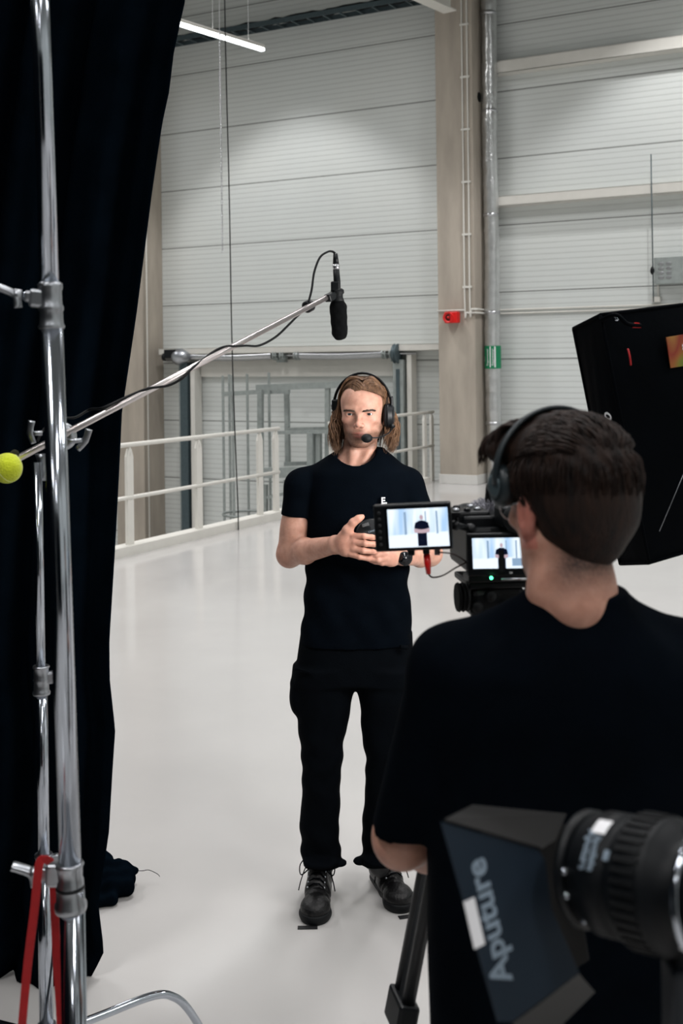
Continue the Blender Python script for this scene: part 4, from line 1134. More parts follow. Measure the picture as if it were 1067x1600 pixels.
def hc_(x, y, z): return HT_C @ Vector((x, y, z))
for i in range(2600):
    a = rnd.uniform(0, 2 * math.pi); e = rnd.uniform(-.45, 1.45)
    def srf(a, e, lift):
        return Vector((.084 * math.cos(e) * math.cos(a), .016 + .101 * math.cos(e) * math.sin(a), .038 + .088 * math.sin(e))) * (1 + lift)
    # whorl at the back of the crown; strands run forward and to the sides
    p0 = srf(a, e, .002)
    if p0.y < -.055 and p0.z < .07: continue
    if p0.z < .05 and p0.y < -.0: continue
    if p0.z < .0 and p0.y < .045: continue
    fl = Vector((rnd.uniform(-.25, .25) + p0.x * 5, -1.0 if p0.z > .07 else .1, .05 if p0.z > .07 else -1.0)).normalized()
    n_ = (p0 - Vector((0, .016, .03))).normalized(); L = rnd.uniform(.03, .055) if p0.z > .05 else rnd.uniform(.018, .03)
    t_ = (fl - n_ * fl.dot(n_)).normalized()
    pts = [p0, p0 + t_ * L * .35 + n_ * .004, p0 + t_ * L * .7 + n_ * (.004 - .6 * L * L / .1 * .5), p0 + t_ * L + n_ * (.003 - 1.0 * L * L / .1 * .5)]
    if p0.y < -.03 and p0.z > .09: pts = [p + Vector((0, 0, .006)) for p in pts]
    lock(mb, [hc_(*p) for p in pts], rnd.uniform(.0006, .0014) * (1 if p0.z > .05 else .7), n=4, steps=3)
for i in range(420):    # fringe swept forwards and to his left
    x = rnd.uniform(-.035, .060); y = rnd.uniform(-.075, -.02); z = .118 - 5 * max(0, abs(x) - .01) ** 2 + rnd.uniform(-.006, .003) + (y + .04) * .3; e_ = rnd.uniform(-.012, .012)
    lock(mb, [hc_(x, y, z), hc_(x + .018, y - .018, z + .003), hc_(x + .028, y - .026 + e_ * .5, z - .010 + e_ * .4), hc_(min(.086, x + .036) + e_ * .4, y - .032 + e_, z - .034 + e_ * .5)], rnd.uniform(.0010, .0022), n=4)
mb.build('hair_locks', M['hair_brown'], hair2)

g = Field(axis((-.36, .36, .0055)), axis((-.20, .20, .0055)), axis((.80, 1.62, .0055)))
def csec(py, a, b, cy, ry): return sec(py, a, b, cy, ry, ml_=cl)
fold2 = lambda X, Y, Z: .005 * np.sin(X * 38 + Z * 12 + 2 * np.sin(Z * 9)) * np.exp(-((Z - 1.1) / .2) ** 2)
g.loft([(.84, 0, 0, .205, .125), (.98, 0, 0, .203, .125), csec(1400, 676, 1108, 0, .125), csec(1200, 672, 1112, -.005, .128), csec(1090, 676, 1112, -.008, .128), csec(1030, 690, 1100, -.01, .118), csec(990, 735, 1050, -.012, .098), csec(958, 790, 1000, -.012, .080), csec(938, 812, 978, -.012, .076), csec(916, 822, 972, -.014, .072)], k=.012, n=2.5, wob=fold2)
for s in (-1, 1):
    sh = np.array((s * .168, 0, 1.450)); e = np.array(cl(628, 1330, .05)) if s < 0 else np.array((.262, .02, 1.14))
    d = e - sh; d /= np.linalg.norm(d)
    pc = np.array(cl(632, 1284, .04)) if s < 0 else np.array((.25, .02, 1.20))
    sleeve(g, (s * .075, -.01, 1.525), (sh[0], 0, sh[2] + .004), e, .034, .058, ((.062, .072), (.052, .066)), pc, d + np.array((s * -.55, 0, -.2)), k=.02)
g.ell((neckc[0], -.015, 1.600), (.064, .066, .043), k=.004, op='s')
sh2 = field_obj('t_shirt', g, M['tee'], op, it=2)
q = Field(axis((-.24, .24, .008)), axis((-.16, .16, .008)), axis((.06, 1.0, .008)))
q.loft([(.80, 0, 0, .185, .115), (1.0, 0, 0, .18, .11)], k=.02)
for s in (-1, 1): q.loft([(.07, s * .12, 0, .065, .075), (.3, s * .12, 0, .070, .078), (.5, s * .11, 0, .075, .082), (.82, s * .095, 0, .098, .112)], k=.02)
field_obj('trousers', q, M['trousers'], op, it=1)
for s in (-1, 1):
    h = Field(axis((-.07, .07, .005)), axis((-.09, .24, .005)), axis((.0, .14, .005)))
    h.econe((0, -.03, .05), (0, .10, .04), (.045, .040), (.036, .045), (0, 0, 1), k=.02); h.ell((0, .16, .032), (.048, .062, .036), k=.03); h.cone((0, -.02, .06), (0, -.02, .10), .042, .045, k=.02)
    h.plane((0, 0, .001), (0, 0, -1), [-1, -1, -1], [1, 1, 1])
    o = field_obj('shoe', h, M['leather'], op, it=1); o.location = (s * .12, -.01, 0); o.rotation_euler = (0, 0, -s * .15)

hd = thing('headphones', 'black over-ear headphones worn forward on the camera operator\'s head', 'headphones', HT_C @ Vector((0, -.03, .15)))
tilt = Matrix.Translation(Vector((0, -.004, 0)))
arc = []
for i in range(29):
    a = math.radians(-4 + 188 * i / 28); arc.append(hc_(.098 * math.cos(a), -.038 + .014 * math.sin(a), .040 + .097 * math.sin(a)))
mb = MB(); mb.tube(arc, .0045, 8, flat=3.2, up=(1, 0, 0)); mb.build('headband', mat('matte_teal_black', (.012, .020, .024), .45), hd)
for s in (1, -1):
    T = HT_C @ Matrix.Translation(Vector((s * .086, -.038, .030))) @ Matrix.Rotation(s * math.pi / 2, 4, 'Y') @ Matrix.Rotation(0.0, 4, 'X')
    mb = MB(); mb.lathe([(.020, -.010), (.027, -.008), (.028, .004), (.025, .010), (.018, .014)], T @ Matrix.Diagonal((1.1, .9, 1, 1)), 28); mb.build('ear_cup', bpy.data.materials['matte_teal_black'], hd)
    mb = MB(); mb.lathe([(.014, -.020), (.026, -.018), (.027, -.012), (.022, -.008)], T @ Matrix.Diagonal((1.1, .9, 1, 1)), 28); mb.build('ear_cushion', M['rubber'], hd)
    mb = MB(); mb.lathe([(.012, .0142), (.018, .0146), (.012, .015)], T, 24); mb.build('cup_ring', M['dark_steel'], hd)

# glasses temple just visible beside the cheek
gt = thing('glasses', 'thin metal glasses on the camera operator\'s face', 'glasses', hc_(0, -.1, 0))
for s in (1, -1):
    mb = MB(); mb.tube([hc_(s * .080, .005, .004), hc_(s * .074, -.060, .003), hc_(s * .062, -.096, .002)], .0012, 6); mb.build('temple', M['alu'], gt)
    mb = MB(); mb.tube([hc_(s * (.034 + .026 * math.cos(a)), -.100 + .006 * abs(math.cos(a)), -.004 + .020 * math.sin(a)) for a in [2 * math.pi * i / 20 for i in range(21)]], .0010, 5); mb.build('rim', M['alu'], gt)
mb = MB(); mb.tube([hc_(-.009, -.101, .0), hc_(0, -.106, .003), hc_(.009, -.101, .0)], .001, 5); mb.build('bridge', M['alu'], gt)

# ------------------------------------------------------------------ film camera on its tripod, monitor, cables
def qframe(tl, tr, bl, depth, dt=0.0):
    A = P(*tl, depth); B = P(*tr, depth + dt); C_ = P(*bl, depth); return A, B, C_
def screen_pic(A, X, Y, w_, h_, parent, cx, sc_):
    """live picture on a screen: pale hall, dark-clothed figure. A top-left, X right, Y down unit vectors; facing the viewer"""
    Z = X.cross(Y) * -1.0
    if Z.y > 0: Z = -Z
    def quad(pts, off, m, name, par):
        mb = MB(); n = len(pts); mb.add([A + X * (u * w_) + Y * (v * h_) + Z * off for u, v in pts], [tuple(range(n))]); return mb.build(name, m, par)
    s0 = quad([(0, 0), (1, 0), (1, 1), (0, 1)], .0004, M['screen'], 'screen', parent)
    quad([(0, .68), (1, .62), (1, 1), (0, 1)], .0006, M['scr_floor'], 'screen_picture_floor', s0)
    for u0, u1 in ((.27, .31), (.62, .64), (.80, .83)): quad([(u0, .08), (u1, .08), (u1 + .0, .66), (u0, .68)], .0007, M['scr_grey'], 'screen_picture_column', s0)
    a = h_ / w_
    def fig(pts): return [(cx + (u) * sc_ * a, .18 + v * sc_) for u, v in pts]
    c1 = [(math.cos(t) * .058, .07 + math.sin(t) * .085) for t in [2 * math.pi * k / 14 for k in range(14)]]
    quad(fig(c1), .0010, M['scr_skin'], 'screen_picture_head', s0)
    quad(fig([(-.07, .17), (.07, .17), (.21, .24), (.25, .42), (.15, .44), (.15, .8), (-.15, .8), (-.15, .44), (-.25, .42), (-.21, .24)]), .0009, M['scr_black'], 'screen_picture_shirt', s0)
    quad(fig([(-.26, .43), (-.16, .44), (.0, .46), (.16, .44), (.26, .43), (.24, .56), (.0, .58), (-.24, .56)]), .0011, M['scr_skin'], 'screen_picture_arms', s0)
    quad(fig([(-.15, .8), (.15, .8), (.15, 1.0), (-.15, 1.0)]) if sc_ < .83 else [(0, 0)] * 0 or fig([(-.15, .75), (.15, .75), (.15, .82 / sc_), (-.15, .82 / sc_)]), .0010, M['scr_black'], 'screen_picture_legs', s0)
    return s0
def emis(name, c, s): return mat(name, (0, 0, 0), .3, emit=c, estr=s)
M['screen'] = emis('screen_glow', (.50, .68, .92), 1.9)
_n = M['screen'].node_tree; _t = _n.nodes.new('ShaderNodeTexCoord'); _m = _n.nodes.new('ShaderNodeMapping'); _m.inputs['Scale'].default_value = (60, 60, 8); _x = _n.nodes.new('ShaderNodeTexNoise'); _x.inputs['Scale'].default_value = 1.0
_r = _n.nodes.new('ShaderNodeValToRGB'); _r.color_ramp.elements[0].position = .35; _r.color_ramp.elements[1].position = .65; _r.color_ramp.elements[0].color = (.42, .62, .88, 1); _r.color_ramp.elements[1].color = (.86, .95, 1, 1)
_n.links.new(_t.outputs['Object'], _m.inputs[0]); _n.links.new(_m.outputs[0], _x.inputs[0]); _n.links.new(_x.outputs[0], _r.inputs[0]); _n.links.new(_r.outputs[0], _n.nodes['Principled BSDF'].inputs['Emission Color'])
M['scr_floor'] = emis('screen_floor', (.80, .90, 1.0), 2.0)
M['scr_grey'] = emis('screen_grey', (.34, .50, .70), 1.4); M['scr_skin'] = emis('screen_skin', (.62, .46, .52), 1.5); M['scr_black'] = emis('screen_black', (.004, .008, .03), 1.0)

mon = thing('field_monitor', 'black on-camera monitor with lit screen in front of the presenter\'s chest', 'monitor', P(645, 825, 2.1))
A = P(582.5, 790, 2.10); B = P(703, 784.5, 2.08); C_ = P(586, 863, 2.10)
X = (B - A); wm = X.length; X.normalize(); Y = (C_ - A); Y = Y - X * Y.dot(X); hm_ = Y.length; Y.normalize(); Z = X.cross(Y)
if Z.y < 0: Z = -Z
T = Matrix.Translation(A) @ Matrix((X, Y, Z)).transposed().to_4x4()
mb = MB(); mb.box((0, 0, 0), (wm, hm_, .022), T, .003); mb.build('housing', M['black'], mon)
mb = MB(); mb.box((.008, .004, .020), (wm - .008, hm_ - .004, .034), T, .003); mb.build('rear_cover', M['black'], mon)
mb = MB(); mb.box((.020, .004, -.0008), (wm - .003, hm_ - .004, .001), T); mb.build('screen_glass', M['black_gloss'], mon)
SA = P(604, 797, 2.0985); SB = P(697.5, 793, 2.08); SC_ = P(608, 855.5, 2.0985)
so = T @ Vector((.0255, .0085, -.0012)); scr = screen_pic(so, X, Y, .1095, .0700, mon, .56, .80)
for i in range(6):
    mb = MB(); mb.lathe([(.0032, -.0012), (.0026, -.002), (.0001, -.0022)], T @ Matrix.Translation(Vector((.0105, .014 + i * .0115, 0))), 12); mb.build('button', mat('button_grey', (.02, .022, .025), .5) if i == 0 else bpy.data.materials['button_grey'], mon)
mb = MB(); mb.box((.058, hm_ - .004, .004), (.070, hm_ + .010, .016), T, .002); mb.build('cable_socket', M['black'], mon)
mb = MB(); mb.box((.085, hm_ - .004, .004), (.097, hm_ + .008, .016), T, .002); mb.build('cable_socket', M['black'], mon)

arm = [P(704, 822, 2.105), P(718, 822, 2.12), P(733, 826, 2.14)]
ma = thing('monitor_arm', 'short black articulated arm between monitor and film camera', 'arm', P(718, 822, 2.12))
mb = MB(); mb.tube(arm, .006, 10); mb.build('rod', M['black'], ma)
mb = MB(); mb.ball(P(711, 821, 2.11), .0095, 8); mb.build('ball_joint', M['black'], ma)
mb = MB(); mb.ball(P(735, 827, 2.14), .011, 8); mb.build('ball_joint', M['black'], ma)
mb = MB(); T = frame(P(705, 803, 2.11), (1, 0, 0), (0, 0, 1)); mb.box((0, -.006, -.004), (.017, .003, .004), T, .001); mb.tube([P(713, 808, 2.11), P(715, 820, 2.12)], .003, 6); mb.build('tension_lever', M['black'], ma)

cm = thing('film_camera', 'black film camera with lit side screen on the tripod, left of the operator\'s head', 'camera', P(785, 900, 2.2))
FW = Vector((-.12, .99, 0)).normalized(); RT = Vector((FW.y, -FW.x, 0))
T = frame(P(727, 905, 2.16), RT, FW)    # z up
def cbox(name, lo, hi, m='black', bev=.004, par=None):
    mb = MB(); mb.box(lo, hi, T, bev); return mb.build(name, M[m], par or cm)
bodyc = cbox('camera_body', (.004, 0, .010), (.150, .16, .096), bev=.008)
cbox('top_plate', (.0, .01, .092), (.155, .15, .116), bev=.005)
cbox('audio_module', (-.022, .02, .098), (.055, .10, .124), bev=.005)
for i, (u, v) in enumerate(((-.010, .03), (.012, .03), (.034, .04), (.0, .07), (.03, .08))):
    mb = MB(); mb.lathe([(.007, 0), (.007, .006), (.005, .008), (.0001, .008)], T @ Matrix.Translation(Vector((u, v, .122))), 14); mb.build('control_knob', M['black_gloss'] if i % 2 else M['cast'], cm)
mb = MB(); mb.tube([T @ Vector(p) for p in ((.08, .02, .112), (.08, .03, .150), (.08, .12, .158), (.08, .135, .112))], .009, 10); mb.build('top_handle', M['black'], cm)
cbox('viewfinder', (.060, -.05, .098), (.108, .02, .140), bev=.008)
mb = MB(); mb.lathe([(.018, 0), (.026, .01), (.026, .03), (.018, .03)], T @ Matrix.Translation(Vector((.084, -.045, .119))) @ Matrix.Rotation(math.pi / 2, 4, 'X'), 20); mb.build('eyecup', M['rubber'], cm)
mb = MB(); mb.lathe([(.040, 0), (.045, .01), (.045, .06), (.040, .062), (.042, .10), (.05, .12), (.05, .14), (.04, .14), (.03, .11)], T @ Matrix.Translation(Vector((.075, .16, .055))) @ Matrix.Rotation(-math.pi / 2, 4, 'X'), 32); mb.build('lens', M['black'], cm)
# fold-out screen towards the operator
A = P(728, 834, 2.12); B = P(838, 832, 2.10); C_ = P(732, 901, 2.12)
X = (B - A); wl_ = X.length; X.normalize(); Y = (C_ - A); Y = Y - X * Y.dot(X); hl = Y.length; Y.normalize(); Z = X.cross(Y)
if Z.y < 0: Z = -Z
TL = Matrix.Translation(A) @ Matrix((X, Y, Z)).transposed().to_4x4()
mb = MB(); mb.box((0, 0, 0), (wl_, hl, .014), TL, .003); lcd = mb.build('fold_out_screen', M['black'], cm)
screen_pic(TL @ Vector((.0105, .0085, -.0004)), X, Y, .098, .056, cm, .54, .84)
mb = MB(); mb.box((.058, .030, -.003), (.068, .072, -.001), TL); mb.build('strap_tab', M['rubber'], cm)
text_mesh('IIII', .006, TL @ Matrix.Translation(Vector((.079, .073, -.001))) @ Matrix.Rotation(math.pi, 4, 'X'), 'status_mark', M['white_print'], cm)
mb = MB(); mb.box((.082, .046, -.0016), (.100, .060, -.0012), TL); mb.build('screen_menu_box', M['scr_grey'], cm)
mb = MB(); mb.ball(P(767.5, 903, 2.10), .0032, 8); mb.build('status_light', emis('green_led', (.1, 1, .45), 6), cm)
cbox('battery_plate', (.0, -.03, -.002), (.16, .02, .012), bev=.003)
mb = MB(); mb.tube([P(783, 905, 2.1), P(838, 904, 2.09)], .0022, 6); mb.build('plate_edge', M['alu'], cm)

fm = thing('furry_microphone', 'small microphone with fluffy grey wind cover on top of the film camera', 'microphone', P(778, 800, 2.32))
mb = MB(); rnd = random.Random(3)
cF = P(764, 802, 2.30)
mb.ball(cF, (.036, .045, .022), 10)
for i in range(1100):
    v = Vector((rnd.gauss(0, 1), rnd.gauss(0, 1), rnd.gauss(0, 1))).normalized(); p0 = cF + Vector((v.x * .036, v.y * .045, v.z * .022)); L = rnd.uniform(.008, .016)
    p1 = p0 + v * L * .6 + Vector((rnd.uniform(-.003, .003), 0, rnd.uniform(-.003, .003))); p2 = p0 + v * L + Vector((rnd.uniform(-.005, .005), 0, -.003))
    mb.tube([p0, p1, p2], [.0010, .0008, .0002], 3, cap=False)
mb.build('wind_cover', mat('grey_fur', rgb(168, 168, 176), .9, color2=rgb(95, 95, 104), nscale=60), fm)
mb = MB(); mb.tube([cF - Vector((0, 0, .015)), P(782, 830, 2.30)], .006, 8); mb.build('mount', M['black'], fm)

cb = thing('red_plug_cable', 'thin video cable with red plug hanging below the monitor', 'cable', P(668, 895, 2.10))
mb = MB(); mb.tube([P(666.5, 866, 2.105), P(668, 880, 2.10), P(669.5, 897, 2.098)], [.0062, .0062, .0042], 10); mb.build('plug_sleeve', M['red'], cb)
mb = MB(); mb.tube([P(666, 858, 2.11), P(666.5, 867, 2.105)], .0055, 10); mb.build('plug', M['cast'], cb)
mb = MB(); mb.tube(cat_rom([P(669.5, 897, 2.098), P(676, 902, 2.10), P(692, 899, 2.11), P(712, 887, 2.13), P(730, 878, 2.17)], 8), .0017, 6); mb.build('wire', mat('dark_brown_wire', (.03, .015, .014), .5), cb)
c2 = thing('power_cable', 'thin dark cable arching from the monitor to the film camera', 'cable', P(712, 870, 2.12))
mb = MB(); mb.tube(cat_rom([P(684, 861, 2.105), P(688, 863, 2.10), P(705, 865, 2.11), P(720, 872, 2.14), P(730, 880, 2.17)], 8), .0015, 6); mb.build('wire', bpy.data.materials['dark_brown_wire'], c2)
mb = MB(); mb.box((-.005, -.005, -.007), (.005, .005, .006), Matrix.Translation(P(683, 861, 2.105)), .001); mb.build('plug', M['cast'], c2)

tp = thing('camera_tripod', 'black two-tube camera tripod carrying the film camera', 'tripod', Vector((P(778, 1000, 2.22).x, 2.22, 0)))
tb = P(778, 1000, 2.22)
T = frame(P(772, 930, 2.20), RT, FW)
def tbx(name, lo, hi, m='black', bev=.005):
    mb = MB(); mb.box(lo, hi, T, bev); return mb.build(name, M[m], tp)
tbx('mounting_plate', (-.06, -.05, .022), (.06, .08, .034), bev=.003)
tbx('fluid_head', (-.055, -.045, -.035), (.05, .06, .022), bev=.012)
mb = MB()
for i in range(5):
    mb.lathe([(.026, 0), (.028, .002), (.026, .006)], T @ Matrix.Translation(Vector((-.058 - .004 * (i % 2), -.03, .005 - .0 * i))) @ Matrix.Rotation(-math.pi / 2, 4, 'Y') @ Matrix.Translation(Vector((0, 0, .004 * i))), 20)
mb.build('drag_wheel', M['rubber'], tp)
for i, (u, v, z) in enumerate(((-.045, -.05, -.01), (-.02, -.052, .01), (.012, -.052, -.012))):
    mb = MB(); mb.lathe([(.010, 0), (.011, .008), (.008, .012), (.0001, .012)], T @ Matrix.Translation(Vector((u, v + .005, z))) @ Matrix.Rotation(math.pi / 2, 4, 'X'), 16); mb.build('lock_knob', M['rubber'], tp)
mb = MB(); mb.lathe([(.05, -.09), (.055, -.07), (.055, -.05), (.04, -.035)], T, 28); mb.build('bowl', M['black'], tp)
ph = P(742, 1330, 1.905) ; hv = (wrl + CO); dr = (Vector(wrl) - Vector(ell_)).normalized()
hp1 = CO + Vector(wrl) + dr * .075
mb = MB(); mb.tube([T @ Vector((.03, -.03, -.01)), hp1 + Vector((0.01, .01, .07)), hp1 + Vector((-.002, -.01, -.05))], [.008, .012, .012], 10); mb.build('pan_handle', M['rubber'], tp)
crown = tb + Vector((0, 0, -.02))
mb = MB(); mb.lathe([(.05, -.05), (.06, -.04), (.06, .0), (.045, .02)], Matrix.Translation(crown), 24); mb.build('crown', M['black'], tp)
feet = [FP(511, 2121), None, None]
A0 = crown; f0 = Vector((P(511, 1600, 2.2).x, 2.15, 0.0)); c0_ = Vector((crown.x, crown.y, 0)); r0 = (f0 - c0_)
for k_ in range(3):
    Rz = Matrix.Rotation(2 * math.pi * k_ / 3, 3, 'Z'); d = Rz @ r0; foot = c0_ + d; top = crown + d.normalized() * .055
    sidev = Vector((-d.y, d.x, 0)).normalized(); mid = top.lerp(foot, .50); mid2 = top.lerp(foot, .45)
    lg = MB(); lg.tube([top + sidev * .026, mid + sidev * .026], .013, 10); lg.tube([top - sidev * .026, mid - sidev * .026], .013, 10); L_ = lg.build('leg', M['black'], tp)
    mb = MB(); mb.tube([top.lerp(foot, .30), foot], .0115, 10); mb.build('inner_tube', M['rubber'], L_)
    Tm = Matrix.Translation(mid) @ (foot - top).to_track_quat('Z', 'Y').to_matrix().to_4x4()
    mb = MB(); mb.box((-.045, -.02, -.03), (.045, .02, .03), Tm, .006); mb.build('leg_clamp', M['black'], L_)
    mb = MB(); mb.ball(foot + Vector((0, 0, .02)), .02, 8); mb.build('foot', M['rubber'], L_)
    mb = MB(); mb.tube([crown + Vector((0, 0, -.30)), top.lerp(foot, .40)], .008, 8); mb.build('spreader_arm', M['black'], tp)
rb_ = P(685, 1385, 2.18); mb = MB(); Tm = Matrix.Translation(rb_) @ (Vector((-.24, 0, -1))).to_track_quat('Z', 'Y').to_matrix().to_4x4(); mb.box((-.008, -.012, -.025), (.008, .012, .022), Tm, .003)
mb.build('red_band', M['red_cloth'], tp)['label'] = 'red band on the tripod leg'

# ------------------------------------------------------------------ softbox at right, seen from behind
sb = thing('softbox', 'large black fabric softbox seen from behind at the right edge', 'softbox', P(1000, 690, 2.75))
A = P(896, 513, 2.80); Bv = P(969, 881, 2.86) - A; Cw = P(938, 492, 2.66) - A
N1 = 10; 
def face(p, u, v, nu=10, nv=10, bul=0.0, bn=None, name='x', m='black'):
    pass
U = P(1225, 463, 3.02) - (A + Cw)
U = U - Bv.normalized() * U.dot(Bv.normalized()) * .12
c8 = [A + Bv, A + Bv + Cw, A + Bv + Cw + U, A + Bv + U, A, A + Cw, A + Cw + U, A + U]
def patch(mb, p00, p10, p11, p01, nrm, bul, n=12, rip=0.0):
    vs = []; 
    for j in range(n + 1):
        for i in range(n + 1):
            u, v = i / n, j / n; p = p00 * (1 - u) * (1 - v) + p10 * u * (1 - v) + p11 * u * v + p01 * (1 - u) * v
            edge = min(1, 16 * u * (1 - u) * v * (1 - v) * 1.0)
            vs.append(p + nrm * (bul * edge + rip * math.sin(u * 21 + v * 9) * edge))
    mb.add(vs, [(j * (n + 1) + i, j * (n + 1) + i + 1, (j + 1) * (n + 1) + i + 1, (j + 1) * (n + 1) + i) for j in range(n) for i in range(n)], True)
ctr = A + Bv * .5 + Cw * .5 + U * .5
def nout(*ps):
    n = (ps[1] - ps[0]).cross(ps[2] - ps[0]).normalized(); c = sum(ps, Vector()) / len(ps)
    return n if n.dot(c - ctr) > 0 else -n
P0, P1, P2, P3, P4, P5, P6, P7 = c8
mb = MB()
patch(mb, P4, P5, P1, P0, nout(P4, P5, P1), .012, rip=.002)
patch(mb, P5, P6, P2, P1, nout(P5, P6, P2), .05, rip=.003)
patch(mb, P4, P7, P6, P5, nout(P4, P7, P6), .012, rip=.002)
patch(mb, P0, P3, P2, P1, nout(P0, P3, P2), .012)
patch(mb, P7, P6, P2, P3, nout(P7, P6, P2), .012)
M['sb_fabric'] = mat('softbox_nylon', (0.0009, .0016, .0026), .7, noise=.2, nscale=9, bump=.12, bscale=40, spec=.03)
shell = mb.build('fabric_shell', M['sb_fabric'], sb)
for a_, b_ in ((P4, P5), (P5, P1), (P5, P6), (P4, P0), (P0, P1), (P1, P2)):
    mb = MB(); mb.tube([a_.lerp(b_, t / 8) for t in range(9)], .0045, 6); mb.build('seam_piping', M['sb_fabric'], shell)
nf = nout(P4, P7, P3)
mb = MB(); patch(mb, P4 + nf * -.01, P7 + nf * -.01, P3 + nf * -.01, P0 + nf * -.01, nf, .0)
mb.build('diffuser', mat('softbox_diffuser', (.8, .8, .8), .8, emit=(1, .98, .95), estr=2.2), sb)
nb = nout(P5, P6, P2); xb_ = (P6 - P5).normalized()
# corner grommet, red tab and strap
mb = MB(); mb.ball(P(956, 499, 2.66) + nb * .014, .006, 8); mb.build('grommet', M['chrome'], sb)
mb = MB(); T = frame(P(979, 510, 2.66) + nb * .03, (1, .3, -.3), (0, 0, 1)); mb.prism([(-.010, -.008), (.012, -.002), (.004, .008), (-.006, .006)], -.002, .002, T); mb.build('red_tab', M['red'], sb)
mb = MB(); mb.tube(cat_rom([P(981, 545, 2.64), P(984, 558, 2.63), P(985.5, 571, 2.63)], 4), .0022, 6); mb.build('red_cord', M['red_cloth'], sb)
mb = MB(); mb.tube(cat_rom([P(940, 500, 2.66), P(962, 492, 2.63), P(980, 506, 2.63), P(1000, 508, 2.64)], 5), .005, 6, flat=2.0); mb.build('strap', M['sb_fabric'], sb)
# multicoloured patch with lettering
def on_face(px, py, off=.02):
    # intersect sight line with the rear face plane
    r = ray(px, py); return EYE + r * ((P5 + nb * off - EYE).dot(nb) / r.dot(nb))
rb = bpy.data.materials.new('rainbow_patch'); rb.use_nodes = True; nt = rb.node_tree; bs = nt.nodes['Principled BSDF']
tc = nt.nodes.new('ShaderNodeTexCoord'); n_ = nt.nodes.new('ShaderNodeTexNoise'); n_.inputs['Scale'].default_value = 9; n_.inputs['Detail'].default_value = 1
cr = nt.nodes.new('ShaderNodeValToRGB'); nt.links.new(tc.outputs['Object'], n_.inputs[0]); nt.links.new(n_.outputs[0], cr.inputs[0]); nt.links.new(cr.outputs[0], bs.inputs['Base Color']); bs.inputs['Roughness'].default_value = .6
els = cr.color_ramp.elements; els[0].position = .30; els[0].color = (*rgb(40, 120, 40), 1); els[1].position = .72; els[1].color = (*rgb(150, 40, 20), 1)
for p, c in ((.40, (150, 150, 40)), (.48, (190, 110, 40)), (.56, (170, 50, 25)), (.64, (200, 140, 60))): e = els.new(p); e.color = (*rgb(*[v_ * .8 for v_ in c]), 1)
q1, q2, q3, q4 = on_face(1040, 527, .034), on_face(1135, 511, .034), on_face(1144, 560, .034), on_face(1047, 575, .034)
mb = MB(); mb.hexa([q1, q2, q3, q4, q1 + nb * .002, q2 + nb * .002, q3 + nb * .002, q4 + nb * .002]); pt_ = mb.build('logo_patch', rb, sb)
xx = (q2 - q1).normalized(); yy = (q1 - q4).normalized()
text_mesh('amaran', .030, frame(on_face(1085, 538, .0370), xx, yy), 'lettering', M['white_print'], pt_, bold=.0007)
mb = MB(); mb.tube([on_face(1104, 655, .05), on_face(1030, 830, .045)], .0009, 5); mb.build('wire_rib', M['cast'], sb)
ns = nout(P4, P5, P1)
def on_side(px, py, off=.02):
    r = ray(px, py); return EYE + r * ((P4 + ns * off - EYE).dot(ns) / r.dot(ns))
a_ = on_side(945, 648, .020); b_ = on_side(951, 668, .020); c_ = on_side(948, 700, .020)
vy = (on_side(948, 640) - on_side(955, 700)).normalized(); 
text_mesh('60', .040, frame(on_side(951, 657, .024), vy, -(on_side(960, 655) - on_side(930, 657)).normalized()), 'size_lettering', M['white_print'], sb, bold=.0006)
# lamp head and stand that carry the softbox
bk = ctr + nb * (.5 * abs((P5 - P4).dot(nb)) + .02) + U * .05
mb = MB(); Tm = Matrix.Translation(bk + nb * .02) @ nb.to_track_quat('Z', 'Y').to_matrix().to_4x4(); mb.lathe([(.06, -.02), (.07, 0), (.065, .14), (.05, .17), (.0001, .17)], Tm, 24); mb.build('lamp_head', M['black'], sb)
st = thing('softbox_stand', 'black stand under the softbox, right of the operator', 'light stand', Vector((bk.x + .05, bk.y - .09, 0)))
sp_ = Vector((bk.x + .05, bk.y - .09, 0))
mb = MB(); mb.tube([sp_ + Vector((0, 0, .10)), sp_ + Vector((0, 0, bk.z - .07))], .014, 10); mb.build('pole', M['black'], st)
for k_ in range(3):
    a = k_ * 2.094 + .6; mb = MB(); mb.tube([sp_ + Vector((0, 0, .55)), sp_ + Vector((.42 * math.cos(a), .42 * math.sin(a), .012))], .010, 8); mb.build('leg', M['black'], st)
kd = nf
fc = (P4 + P3) * .5 + nf * .03
area('softbox_light', fc, nf, .55, .5, 19, (1.0, .97, .94), 120)
